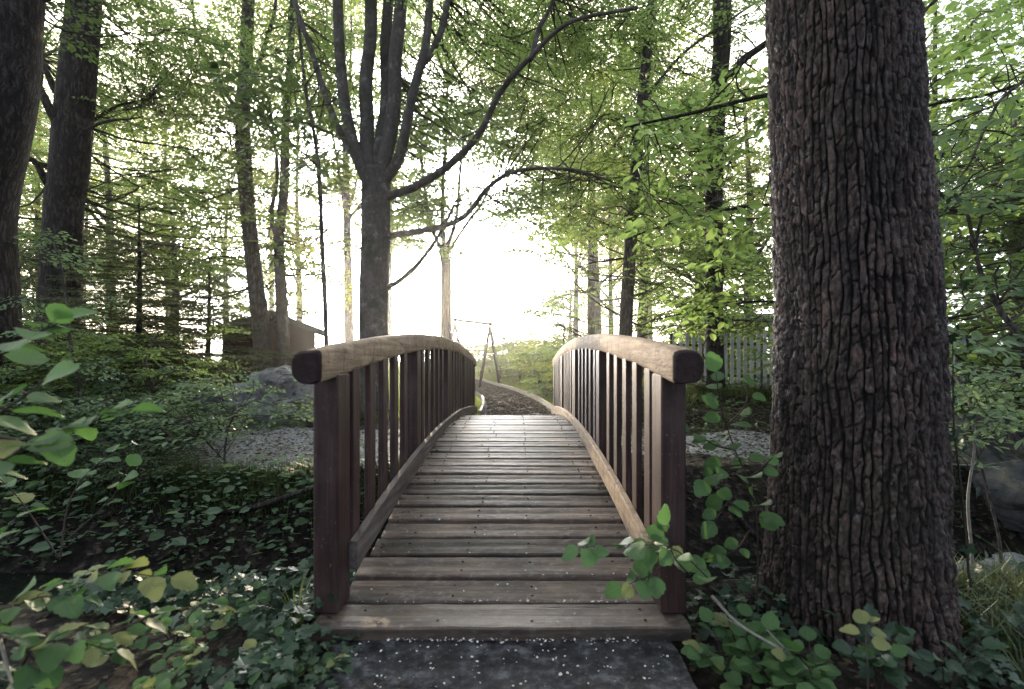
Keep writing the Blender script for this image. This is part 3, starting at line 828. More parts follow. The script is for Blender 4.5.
# ---- big oak right (hero trunk)
def oak():
    cx0, cy0 = 1.45, 2.10
    root = empty('oak_tree', (cx0, cy0, -.05))
    nu, nv = 760, 700
    z = np.linspace(-.25, 2.75, nv); a = np.arange(nu) / nu * 2 * math.pi
    A, Zz = np.meshgrid(a, z)
    Rr = np.interp(Zz, [-.25, 0, .25, .7, 1.3, 2.0, 2.75], [.385, .345, .325, .31, .296, .280, .266])
    lob = 1 + .04 * np.exp(-np.clip(Zz, 0, 9) * 2.2) * np.sin(A * 5 + 1.0) + .018 * np.sin(A * 3 + Zz * 1.2) 
    circ = 2 * math.pi * .31
    cw, chh = circ / 64, .115
    # warp
    ca, sa = np.cos(A), np.sin(A)
    w1 = fbm(ca * 4, sa * 4, Zz * 3.0, 3); w2 = fbm(ca * 4 + 9, sa * 4, Zz * 3.0, 3)
    w3 = fbm(ca * 16 + 4, sa * 16, Zz * 12.0, 2)
    Uc = A / (2 * math.pi) * 64 + w1 * .9 + w3 * .3 + .6 * np.sin(Zz * 1.7)
    Vc = Zz / chh + w2 * .7 + w3 * .2
    def vor1(xc, seed, jit=.34, period=None):
        i0 = np.floor(xc); b1 = np.full(xc.shape, 9.); b2 = np.full(xc.shape, 9.); bid = np.zeros(xc.shape)
        for dd in (-1, 0, 1):
            c_ = i0 + dd; cm = np.mod(c_, period) if period else c_
            q = c_ + .5 + jit * (2 * _h(cm, seed, seed * 0 + 11.) - 1); ds = np.abs(q - xc)
            c1 = ds < b1; b2 = np.where(c1, b1, np.minimum(b2, ds)); bid = np.where(c1, cm, bid); b1 = np.where(c1, ds, b1)
        return b2 - b1, bid
    zero = np.zeros_like(Uc)
    eU, idU = vor1(Uc, zero + 3, .42, 64)
    hgt = .7 + 2.0 * _h(idU, zero + 21, zero)
    Vv = (Zz + .05 * w1 + .03 * w3 + .012 * (Uc - np.floor(Uc)) * (_h(idU, zero + 2, zero) - .5) * 6) / (chh * .62) / hgt + 9.7 * _h(idU, zero + 4, zero)
    eV, idV = vor1(Vv, idU, .42)
    cid = _h(idU, idV, zero + 5)
    pu = sst(.03, .30, eU + .12 * fbm(ca * 40, sa * 40, Zz * 22, 3))
    pv = sst(.0, .22, eV * hgt + .10 * fbm(ca * 40 + 7, sa * 40, Zz * 30, 3))
    plate = pu * (.48 + .52 * pv)
    fine = fbm(ca * 30, sa * 30, Zz * 36, 4); med = fbm(ca * 12, sa * 12, Zz * 9, 3)
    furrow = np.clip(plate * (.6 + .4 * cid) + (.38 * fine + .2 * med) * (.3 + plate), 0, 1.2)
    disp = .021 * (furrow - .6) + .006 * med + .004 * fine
    Rf = Rr * lob + disp
    CX = np.interp(Zz, [-.25, 0, 1.3, 2.75], [1.452, 1.45, 1.45, 1.385]) + .01 * np.sin(Zz * 2)
    V = np.stack([CX + Rf * ca, cy0 + Rf * sa, Zz], -1).reshape(-1, 3)
    i_ = np.arange(nv - 1)[:, None] * nu; j = np.arange(nu)[None]; j2 = (j + 1) % nu
    mb = MB(); mb.add(V, np.stack([i_ + j, i_ + j2, i_ + nu + j2, i_ + nu + j], -1).reshape(-1, 4), 0, True)
    up = resample([(1.385, cy0, 2.72), (1.34, cy0, 4.5), (1.4, cy0 + .1, 7.5)], 16)
    tube(mb, up, np.linspace(.262, .16, 16), 24, 0, .1)
    nm = mb.n
    o = mb.build('trunk', M['oak'])
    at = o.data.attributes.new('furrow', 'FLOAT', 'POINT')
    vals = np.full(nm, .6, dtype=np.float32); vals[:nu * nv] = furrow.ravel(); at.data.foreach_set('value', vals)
    relparent(o, root)
    nodes = [(*p, .15) for p in up[3:]]
    limbs = [([(1.37, 2.1, 3.6), (.2, 2.6, 4.6), (-1.6, 3.0, 5.2)], .12, .04), ([(1.37, 2.1, 4.0), (2.4, 3.4, 4.9), (3.4, 4.4, 5.6)], .11, .04),
             ([(1.37, 2.1, 4.2), (1.0, .6, 5.0), (.3, -1.2, 5.6)], .11, .04), ([(1.37, 2.1, 4.6), (2.6, 1.2, 5.4), (4.0, .3, 6.0)], .1, .04)]
    for (pts, r0, r1) in limbs:
        q = resample(pts, 14); m_ = MB(); tube(m_, q, np.linspace(r0, r1, 14), 9, 0, .12)
        l = m_.build('limb', M['barkdark']); relparent(l, root)
        nodes += [(*a, .08) for a in q[3:]]
    mb = MB()
    cs = vol(80, (.6, .2, 5.6), (4.6, 3.9, 1.6), .15)  # coarse crown above the view, added to shade the foreground
    cs = cs[(cs[:, 2] > 3.9) & ~((cs[:, 1] > .5) & ((cs[:, 2] - EYE) / np.maximum(cs[:, 1] + .9, .1) < .85))]
    place_boughs(mb, cs, nodes, BB, .62, sun=False)
    crown(root, mb, [M['leafdark'], M['twig']])
    tag(root, 'massive tree trunk with deeply furrowed dark bark beside the bridge on the right', 'tree')
oak()

def tree(name, label, base, limbs, mat, crowns, leafmats, tmpl, scale=1., group=None, amp=.12, brad=.02, sides=14, **kw):
    root = empty(name, tuple(base))
    nodes = limbs_mesh(root, limbs, mat, sides=sides, amp=amp)
    mb = MB()
    for k, c in enumerate(crowns):
        place_boughs(mb, c, nodes, tmpl, scale, brad=brad, lm=(0 if rng.random() < .99 else 0), **kw)
    crown(root, mb, leafmats)
    tag(root, label, 'tree', group)
    return root, nodes

def pl(lst, d):
    """list of (px,py[,dd]) -> points"""
    return [P(a[0], a[1], d + (a[2] if len(a) > 2 else 0)) for a in lst]
def ground_pt(px, d):
    x = (px - VX) / F * d; return np.array([x, d, Ts(x, d) - .08])

# T1 far-left oak
d = 5.5
tree('oak_tree', 'thick dark rough-barked trunk leaning out of the left edge of the wood', ground_pt(-22, d),
     [([ground_pt(-26, d)] + pl([(-24, 300), (-26, 210), (-4, 100), (4, 0), (12, -120), (16, -260)], d), .40, .31),
      (pl([(10, 0), (-60, -60, -.5), (-140, -100, -1)], d), .12, .05)],
     M['barkdark'], [pxr(34, -160, 130, -160, 40, 5, 8)], [M['leafdark'], M['twig']], BN, 1.0, sides=22)
# T2
d = 8.8
tree('oak_tree', 'broad dark trunk with a forked side branch, second from the left edge', ground_pt(60, d),
     [([ground_pt(56, d)] + pl([(63, 220), (68, 180), (77, 80), (84, 0), (90, -120), (95, -260)], d), .285, .26),
      (pl([(66, 145), (50, 105, -.3), (33, 72, -.5), (30, 40, -.6)], d), .085, .03), (pl([(60, 95), (48, 72), (40, 55, .2)], d), .06, .03),
      (pl([(48, 185), (30, 160, -.2), (5, 158, -.4), (-20, 175, -.6)], d), .06, .03),
      (pl([(80, 130), (110, 110, .5), (150, 100, 1)], d), .04, .015), (pl([(76, 135), (105, 122, -.5), (140, 118, -.8)], d), .035, .012)],
     M['barkdark'], [pxr(46, -60, 240, -160, 60, 8.6, 12), pxr(74, 84, 260, 20, 280, 8.8, 13), pxr(22, 90, 210, 30, 130, 9, 12), pxr(18, -30, 50, 60, 260, 9.3, 12)], [M['leaf'], M['twig']], BF, .95, sides=20)
# T3
d = 12.
tree('beech_tree', 'slim dark trunk forking high up, left of the garden shed', ground_pt(262, d),
     [([ground_pt(264, d)] + pl([(262, 340), (254, 270), (246, 190), (243, 110), (246, 60), (250, -40), (252, -160)], d), .22, .12),
      (pl([(244, 120), (225, 90, .3), (200, 45, .5), (190, -10, .6)], d), .07, .03),
      (pl([(247, 95), (262, 60, .3), (275, 10, .5), (280, -60, .5)], d), .07, .03),
      (pl([(238, 125), (222, 95, -.5), (213, 60, -.8)], d), .045, .02)],
     M['bark'], [pxr(60, 130, 330, -140, 110, 10.5, 14.5), pxr(50, 140, 310, 100, 300, 11, 15)], [M['leaf'], M['twig']], BF, 1.15)
# T4
d = 12.2
tree('beech_tree', 'grey wavy trunk with a twin fork standing just right of the shed', ground_pt(282, d),
     [([ground_pt(283, d)] + pl([(283, 345), (281, 290), (279, 240), (284, 190), (286, 120), (290, 60), (296, -60)], d), .17, .07),
      (pl([(280, 245), (272, 215), (278, 170), (270, 110)], d), .07, .03)],
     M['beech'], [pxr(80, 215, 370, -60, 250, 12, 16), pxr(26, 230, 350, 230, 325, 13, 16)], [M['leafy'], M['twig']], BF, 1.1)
# T5
d = 7.6
tree('beech_sapling', 'thin straight sapling stem with sparse dark leaves between shed and big forked tree', ground_pt(326, d),
     [([ground_pt(327, d)] + pl([(326, 330), (322, 240), (318, 160), (306, 90), (298, 20), (290, -60)], d), .042, .018),
      (pl([(321, 170), (300, 150), (280, 138), (262, 120)], d), .015, .006)],
     M['bark'], [pxr(13, 250, 330, 90, 190, 6.8, 8.4), pxr(10, 200, 300, 60, 130, 6.5, 8)], [M['leafdark'], M['twig']], BL, 1.0)
# T6 main forked tree
d = 9.
tree('beech_tree', 'large central tree splitting into five tall limbs behind the left handrail', ground_pt(374, d),
     [([ground_pt(374, d)] + pl([(374, 340), (374, 290), (376, 240), (376, 200), (377, 170)], d), .255, .27),
      (pl([(370, 190), (358, 155), (347, 110), (341, 50), (338, -20), (334, -140)], d - .1), .115, .08),
      (pl([(374, 185), (371, 140, .1), (370, 80, .1), (372, 0, .2), (374, -140)], d), .14, .10),
      (pl([(380, 185), (388, 130, -.1), (396, 70, -.15), (404, 0, -.1), (412, -130)], d), .14, .10),
      (pl([(378, 170), (384, 110, .3), (390, 40, .4), (396, -60, .5)], d), .13, .09),
      (pl([(384, 182), (400, 155, -.2), (411, 110, -.3), (422, 60, -.3), (430, 0, -.2), (437, -100)], d), .10, .06),
      (pl([(418, 70, -.3), (436, 40, -.3), (448, 0, -.2), (458, -60)], d), .07, .04),
      (pl([(366, 175), (345, 140, .2), (330, 105, .3), (312, 50, .4), (294, 0, .5), (280, -60, .5)], d), .075, .04),
      (pl([(388, 197), (420, 185, -.5), (450, 165, -.9), (478, 135, -1.1), (500, 95, -1.3), (530, 60, -1.5), (570, 22, -1.7), (635, 8, -2)], d), .078, .022),
      (pl([(530, 60, -1.5), (540, 30, -1.5), (553, 0, -1.5), (560, -40, -1.4)], d), .045, .02),
      (pl([(388, 237), (430, 230, -.3), (465, 215, -.5), (490, 185, -.6), (520, 171, -.7), (570, 170, -.8), (612, 180, -1)], d), .06, .018),
      (pl([(386, 288), (405, 275, -.2), (430, 250, -.3), (445, 225, -.3), (455, 200, -.2)], d), .05, .02)],
     M['beech'], [pxr(90, 300, 660, -170, 60, 7.5, 11.5, [(325, 460, -20, 190)]), pxr(72, 430, 640, 10, 235, 8.2, 12, [(325, 475, -20, 200)]),
                  pxr(26, 290, 400, 20, 200, 10.5, 13), pxr(16, 395, 460, 100, 250, 10, 12), pxr(46, 470, 600, 40, 235, 10, 14), pxr(24, 400, 470, 20, 150, 11, 14)], [M['leaf'], M['twig']], BF, 1.0, amp=.10, sides=18, brad=.016)
# T7
d = 15.
tree('maple_tree', 'slender trunk in the sun glare beside the wooden swing frame', ground_pt(446, d),
     [([ground_pt(446, d)] + pl([(446, 330), (446, 268), (443, 250)], d), .20, .15),
      (pl([(443, 255), (432, 225), (424, 180), (420, 130)], d), .07, .03), (pl([(445, 252), (444, 200), (446, 140), (448, 80)], d), .08, .03),
      (pl([(446, 252), (456, 215), (462, 160), (470, 90)], d), .07, .03), (pl([(447, 255), (468, 222), (490, 190), (510, 120)], d), .06, .02)],
     M['barkdark'], [pxr(150, 380, 570, -60, 228, 13.5, 18), pxr(30, 395, 470, 190, 262, 14, 16)], [M['leaf'], M['twig']], BF, 1.25)
# T8
d = 10.
tree('beech_tree', 'tall narrow trunk rising behind the right handrail', ground_pt(627, d),
     [([ground_pt(624, d)] + pl([(626, 320), (631, 240), (637, 160), (643, 90), (651, 20), (657, -60), (662, -170)], d), .145, .085),
      (pl([(636, 110), (655, 85, -.2), (690, 48, -.4), (755, 4, -.6)], d), .04, .02),
      (pl([(634, 130), (622, 118), (610, 125), (600, 120)], d), .05, .02),
      (pl([(629, 230), (660, 218, -.3), (700, 213, -.5)], d), .03, .012)],
     M['bark'], [pxr(72, 540, 720, -120, 150, 9, 13.5), pxr(50, 530, 720, 140, 290, 9, 14), pxr(20, 545, 700, 270, 345, 10, 14)], [M['leaf'], M['twig']], BF, 1.0)
# T9
d = 9.
tree('oak_tree', 'stout trunk half hidden by leaves just left of the furrowed giant', ground_pt(716, d),
     [([ground_pt(716, d)] + pl([(715, 330), (714, 200), (718, 100), (722, 40), (722, -60), (722, -170)], d), .145, .17),
      (pl([(720, 80), (735, 70, -.2), (750, 55, -.4), (800, 20, -.6)], d), .09, .05)],
     M['barkdark'], [pxr(46, 650, 860, -130, 60, 8, 12), pxr(26, 640, 780, 80, 200, 7.6, 8.6), pxr(30, 650, 800, 200, 340, 8, 11.5), pxr(14, 670, 770, 225, 345, 7.4, 8.6)], [M['leaf'], M['twig']], BF, .95)
# T12 hazel hidden behind the giant: broad leaves on both sides
d = 5.2
tree('hazel_tree', 'broad-leaved small tree behind the furrowed giant, branches reaching out on both sides', ground_pt(862, d),
     [([ground_pt(862, d)] + pl([(862, 300), (860, 180), (858, 80), (866, 0), (880, -90)], d), .10, .05),
      (pl([(858, 100), (800, 92, -.1), (760, 96), (700, 111, .1), (660, 120, .2), (630, 128, .3)], d), .032, .012),
      (pl([(860, 230), (800, 208), (760, 206), (700, 216, .2), (650, 230, .3), (628, 240, .4)], d), .022, .008),
      (pl([(860, 320), (780, 302), (720, 306, .2), (650, 320, .3)], d), .018, .007),
      (pl([(862, 60), (900, 35), (930, 8), (950, -10)], d), .03, .015),
      (pl([(862, 130), (930, 105), (985, 95), (1024, 82), (1060, 70)], d), .02, .01)],
     M['barkdark'], [pxr(30, 650, 775, 60, 340, 4.8, 6.2), pxr(46, 925, 1120, -60, 200, 4.2, 6.5), pxr(40, 930, 1120, 180, 400, 4.4, 7)],
     [M['leafdark'] if False else M['leaf'], M['twig']], BL, 1.15)
d = 4.4
tree('hazel_sapling', 'crooked thin sapling with layered broad leaves at the right edge', ground_pt(1035, d),
     [([ground_pt(1035, d)] + pl([(1024, 360), (1000, 310), (980, 270), (968, 215)], d), .03, .014),
      (pl([(1040, 70), (1000, 100), (985, 130), (972, 160), (960, 178)], d), .016, .007),
      (pl([(975, 250), (985, 210), (1010, 190)], d), .014, .006)],
     M['bark'], [pxr(50, 935, 1130, 120, 420, 3.6, 6.0)], [M['leafblue'], M['twig']], BL, 1.0)

# ------------------------------------------------------------------ background wood (prototypes + copies)
def bgproto(H, rx, nb, mat, leafm, lean=0., low=.25):
    root = empty('forest_tree', (0, 0, 0))
    limbs = [([(0, 0, -.5), (lean * .3, 0, H * .3), (lean * .5, .1, H * .6), (lean, 0, H * .95)], .2, .05)]
    for k in range(5):
        a = rng.uniform(0, 6.28); z0 = H * rng.uniform(.3, .6)
        limbs.append(([(lean * .4, 0, z0), (math.cos(a) * rx * .5, math.sin(a) * rx * .5, z0 + H * .12), (math.cos(a) * rx * .85, math.sin(a) * rx * .85, z0 + H * .2)], .07, .02))
    nodes = []
    for k, (pts, r0, r1) in enumerate(limbs):
        q = resample(pts, 12); m_ = MB(); tube(m_, q, np.linspace(r0, r1, 12), 8, 0, .1)
        o = m_.build('trunk' if k == 0 else 'limb', mat); o.parent = root
        nodes += [(*a, .05) for a in q[3:]]
    mb = MB()
    cs = vol(nb, (lean * .6, 0, H * (.62 if low < .4 else .72)), (rx, rx, H * (.42 if low < .4 else .28)), .3)
    cs = cs[cs[:, 2] > H * low]
    place_boughs(mb, cs, nodes, BB, 1.0, sun=False, brad=.012)
    o = mb.build('crown', [leafm, M['twig']]); o.parent = root
    return root
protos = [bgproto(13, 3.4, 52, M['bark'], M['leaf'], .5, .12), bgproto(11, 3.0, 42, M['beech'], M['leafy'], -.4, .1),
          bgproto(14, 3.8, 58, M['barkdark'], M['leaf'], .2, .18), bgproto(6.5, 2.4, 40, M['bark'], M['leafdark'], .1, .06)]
blab = ['tall mid-green broadleaf tree standing far back in the wood', 'pale yellow-green broadleaf tree standing far back in the wood',
        'tall dense broadleaf tree with dark trunk far back in the wood', 'low bushy dark green tree far back in the wood']
spots = [(-40, 18, 0), (40, 21, 2), (115, 19, 1), (170, 27, 0), (225, 24, 1), (270, 33, 0),
         (80, 32, 1), (10, 14, 3), (175, 16, 3),
         (600, 26, 0), (640, 19, 1), (700, 24, 2), (750, 18, 1), (860, 20, 0), (940, 15, 2), (985, 21, 1), (1060, 16, 0),
         (650, 34, 1), (1020, 12, 3), (570, 40, 3), (700, 15, 3), (1090, 10, 3), (-150, 16, 2), (1190, 14, 0)]
protos.append(bgproto(16, 3.6, 60, M['bark'], M['leaf'], .3, .46)); protos.append(bgproto(14, 3.2, 56, M['beech'], M['leafy'], -.3, .44))
blab += ['tall clear-stemmed tree with a high green crown far behind the bridge', 'tall clear-stemmed tree with a high yellow-green crown far behind the bridge']
spots += [(350, 21, 4), (388, 27, 5), (300, 23, 5), (592, 20, 4), (372, 33, 4), (612, 27, 5), (575, 30, 4)]
first = {}
for (px, d, k) in spots:
    x = (px - VX) / F * d
    s = rng.uniform(.85, 1.2)
    if d > 45: s *= .55
    loc = (x, d, Ts(x, d) - .1)
    if k not in first:
        o = protos[k]; first[k] = 1; o.location = loc; o.rotation_euler = (0, 0, rng.uniform(0, 6.28)); o.scale = (s, s, s)
        tag(o, blab[k], 'tree', ['tall mid-green trees far back', 'pale yellow-green trees far back', 'dense dark-trunked trees far back', 'low bushy trees far back', 'high-crowned green trees behind the bridge', 'high-crowned yellow-green trees behind the bridge'][k])
    else:
        copy_tree(protos[k], loc, rng.uniform(0, 6.28), s)

# ------------------------------------------------------------------ conifers left
def conifer(px, d, top, label, n=64, spread=1.75, mat='fir', s0=1.0):
    b = ground_pt(px, d); tp = P(px + 4, top, d)
    root = empty('fir_tree', tuple(b))
    H = tp[2] - b[2]
    q = resample([b, b * .5 + tp * .5 + [.04, 0, 0], tp], 20)
    m_ = MB(); tube(m_, q, np.linspace(.075 * s0, .012, 20), 9, 0, .1); relparent(m_.build('trunk', M['barkdark']), root)
    mb = MB(); ga = 0
    lst = {}
    for k in range(n):
        t = .12 + .86 * (k + rng.random()) / n; ga += 2.4
        p = b * (1 - t) + tp * t; L = spread * (1.04 - t) ** .8 * rng.uniform(.75, 1.15) + .12
        pz = rng.normal(.06 + .35 * max(0, t - .75), .08); dv = np.array([math.cos(ga) * math.cos(pz), math.sin(ga) * math.cos(pz), math.sin(pz)])
        lst.setdefault(int(rng.integers(len(BX))), []).append((dv, p, L / 1.5))
    for ti, l in lst.items():
        tv, tf, tm_ = BX[ti]
        nr = np.stack([rng.normal(0, .12, len(l)), rng.normal(0, .12, len(l)), np.ones(len(l))], -1)
        stamp(mb, tv, tf, rot_from(np.array([a[0] for a in l]), nr), np.array([a[1] for a in l]), np.array([a[2] for a in l]), tm_)
    relparent(mb.build('foliage', [M[mat], M['twig']]), root)
    tag(root, label, 'conifer')
conifer(135, 8.4, 203, 'young fir tree with flat layered branches on the left far bank', 130, 2.2)
conifer(72, 9.8, 150, 'taller dark fir tree close behind the broad trunk on the left', 120, 2.3, 'leafdark', 1.3)
conifer(560, 13.5, 322, 'small dark conifer beside the end of the right handrail', 44, 1.2, 'leafdark', .8)
conifer(205, 10.5, 255, 'low fir tree with brownish tips right of the young fir', 96, 1.8)

# ------------------------------------------------------------------ shrubs
def shrub_proto(H, rx, n, leafm, tm, sc, stems=5, name='undergrowth_shrub'):
    root = empty(name, (0, 0, 0))
    mb = MB(); nodes = []
    for k in range(stems):
        a = rng.uniform(0, 6.28); r = rx * rng.uniform(.2, .7)
        q = resample([(rng.normal(0, .03), rng.normal(0, .03), -.08), (math.cos(a) * r * .3, math.sin(a) * r * .3, H * .5), (math.cos(a) * r, math.sin(a) * r, H * rng.uniform(.7, 1.0))], 8)
        tube(mb, q, np.linspace(.012, .004, 8), 5, 0); nodes += [(*p, .02) for p in q[2:]]
    o = mb.build('stem', M['twig']); o.parent = root
    mb = MB(); cs = vol(n, (0, 0, H * .62), (rx, rx, H * .45), .2); cs = cs[cs[:, 2] > .08]
    place_boughs(mb, cs, nodes, tm, sc, sun=False, brad=.004)
    o = mb.build('foliage', [leafm, M['twig']]); o.parent = root
    return root
BS = [bough(.6, 8, .055, .042, .5, r=.004, tilt=.35) for _ in range(5)]
sp = [shrub_proto(1.1, .75, 34, M['leafblue'], BS, 1.0), shrub_proto(.6, .6, 24, M['leafblue'], BS, .9), shrub_proto(1.6, 1.0, 46, M['leaf'], BS, 1.15),
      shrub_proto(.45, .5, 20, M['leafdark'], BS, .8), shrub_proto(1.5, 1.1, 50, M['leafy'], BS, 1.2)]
sl = ['waist-high shrub with cool green leaves in flat layers', 'knee-high shrub of cool green leaves', 'tall shrub with mid-green leaves in flat layers',
      'low shrub of dark green leaves', 'sunlit yellow-green bush']
zones = [  # (list of (px, d, proto)), place text, group
    ([(20, 5.2, 0), (75, 5.0, 1), (-5, 5.0, 2), (38, 7.9, 2), (75, 8.2, 2), (100, 6.0, 1), (160, 6.6, 1), (195, 6.4, 3), (135, 5.3, 1), (120, 5.4, 0), (150, 5.0, 3), (60, 6.2, 2), (10, 7.0, 2), (120, 6.6, 0), (110, 7.0, 0), (-30, 5.8, 2), (45, 4.6, 3), (110, 4.5, 3), (0, 4.4, 1),
      (-60, 4.6, 0), (95, 7.6, 2), (130, 7.8, 1), (150, 4.5, 3), (20, 8.4, 2), (155, 8.8, 2), (60, 8.9, 4), (-90, 6.4, 2)], 'on the left far bank', 'shrubs on the left far bank'),
    ([(100, 13.5, 4), (140, 14, 2), (70, 15, 2), (115, 18, 2), (30, 14, 2), (0, 12.5, 4), (110, 11, 4), (60, 12, 4), (20, 11, 2), (-30, 10, 2), (165, 12.5, 2), (190, 11.5, 3)], 'in the clearing before the shed', 'bushes in the clearing before the shed'),
    ([(500, 24, 4), (520, 22, 2), (540, 18, 4), (556, 15, 2), (575, 12, 4), (592, 11, 2), (480, 26, 4), (460, 25, 2), (440, 23, 4), (418, 21, 2), (400, 19, 4), (548, 26, 2), (570, 20, 2), (575, 16, 2), (510, 27, 2), (490, 28, 2), (530, 27, 2), (468, 29, 2), (500, 30, 2), (520, 30, 2), (482, 31, 0), (545, 29, 2), (552, 24, 0), (535, 23, 2), (508, 24.5, 0), (545, 12.5, 1), (605, 9.5, 0)], 'around the end of the mulch path', 'bushes around the end of the mulch path'),
    ([(705, 12.4, 2), (745, 12.6, 2), (790, 11, 2), (648, 8.6, 1), (672, 11.4, 2), (720, 11.6, 4), (712, 8.9, 3), (760, 9.0, 3), (830, 8, 2), (900, 7.5, 2), (600, 12, 2), (640, 12, 2), (680, 12.5, 4)], 'along the picket fence on the right', 'shrubs along the picket fence on the right'),
    ([(960, 6.4, 2), (1000, 6.0, 2), (1040, 6.2, 2), (940, 7.4, 2), (985, 8.2, 2), (1020, 7.6, 0), (1090, 7, 2)], 'right of the furrowed giant', 'shrubs right of the furrowed giant'),
]
used = set()
for lst, where, grp in zones:
    for (px, d, k) in lst:
        x = (px - VX) / F * d; loc = (x, d, Ts(x, d)); s = rng.uniform(.8, 1.2) * (1.45 if 13 <= d < 19 else (1.5 if d >= 23 else 1))
        if k not in used:
            used.add(k); o = sp[k]; o.location = loc; o.rotation_euler = (0, 0, rng.uniform(0, 6.28)); o.scale = (s, s, s * .9)
        else:
            o = copy_tree(sp[k], loc, rng.uniform(0, 6.28), (s, s, s * .9))
        tag(o, sl[k] + ' ' + where, 'shrub', grp)

# bare-stemmed saplings on the left bank
def sapling(pts, d, r, label, cs, leafm='leafblue', tm=None, mat='bark', sc=1., name='beech_sapling'):
    tree(name, label, pts[0] if isinstance(pts[0], np.ndarray) else ground_pt(pts[0][0], d),
         [([ground_pt(pts[0][0], d)] + pl(pts, d), r, r * .35)], M[mat], [cs], [M[leafm], M['twig']], tm or BS, sc, brad=.006)
sapling([(80, 390), (70, 340), (66, 300), (60, 262), (48, 230)], 5.6, .022, 'bent bare-stemmed sapling at the far left of the far bank', pxr(24, 0, 110, 230, 380, 5, 6.4))
sapling([(154, 400), (150, 375), (145, 360), (150, 345), (158, 335)], 6.6, .03, 'short sapling with a kinked grey stem in front of the young fir', pxr(22, 90, 230, 320, 400, 5.8, 7.2), 'leaf')
sapling([(224, 465), (226, 440), (232, 420), (245, 405), (262, 398)], 5.1, .014, 'three-stemmed shrub sprouting from the gravel edge left of the bridge', pxr(20, 190, 320, 372, 425, 4.8, 5.8))
sapling([(232, 470), (205, 440), (185, 418), (170, 405)], 5.0, .010, 'thin sapling leaning left over the gravel', pxr(14, 120, 230, 395, 440, 4.6, 5.5))
sapling([(972, 560), (968, 500), (975, 440), (968, 400), (950, 370)], 3.2, .012, 'pale forked sapling with bare stems right of the furrowed trunk', pxr(7, 930, 1010, 380, 440, 3, 3.6), mat='paletwig')
sapling([(1000, 545), (985, 480), (970, 420), (990, 380)], 3.5, .012, 'dark crooked sapling over the stream at the right', pxr(8, 950, 1040, 360, 440, 3.2, 4), mat='bark')

# ------------------------------------------------------------------ rocks
def rock(px, d, sx_, sy_, sz_, seed, label, dz=0., group=None, mat='rock'):
    import bmesh
    bm = bmesh.new(); bmesh.ops.create_icosphere(bm, subdivisions=5, radius=1.0)
    V = np.array([v.co[:] for v in bm.verts])
    n = fbm(V[:, 0] * 1.3 + seed, V[:, 1] * 1.3, V[:, 2] * 1.3, 5); r = np.abs(fbm(V[:, 0] * 3 + seed, V[:, 1] * 3, V[:, 2] * 5, 4))
    st = np.round(V[:, 2] * 4 + n * 2) / 4 - V[:, 2]
    V = V * (1 + .45 * n - .45 * r + .16 * st)[:, None] * [sx_, sy_, sz_]
    for v_, c_ in zip(bm.verts, V): v_.co = c_
    me = bpy.data.meshes.new('boulder'); bm.to_mesh(me); bm.free()
    for p_ in me.polygons: p_.use_smooth = True
    me.materials.append(M[mat])
    o = bpy.data.objects.new('boulder', me); C.objects.link(o)
    x = (px - VX) / F * d; o.location = (x, d, Ts(x, d) + dz); o.rotation_euler = (0, 0, seed)
    tag(o, label, 'boulder', group)
rock(290, 8.5, 1.15, .9, .78, 1.2, 'large pale layered boulder below the shed, just left of the handrail', .1)
rock(214, 7.6, .55, .45, .55, 3.4, 'dark squat boulder left of the large pale one', .08, mat='rockdark')
rock(325, 9.0, .8, .6, .5, 5.1, 'grey boulder seen between the left balusters', .05)
rock(1000, 4.95, 1.0, .45, .62, 7.7, 'long grey boulder on the stream bank right of the furrowed trunk', -.15, mat='rockdark')  # dark rock copy paints shade into the right bank boulders
rock(1090, 4.6, .7, .5, .5, 2.7, 'rounded grey boulder at the far right stream bank', -.15, mat='rockdark')
rock(985, 3.75, .3, .22, .12, 4.3, 'flat pale stone in the stream bed at the right', .05)
rock(1030, 3.6, .35, .25, .12, 6.1, 'broad pale stone in the stream bed nearest the right edge', .05)

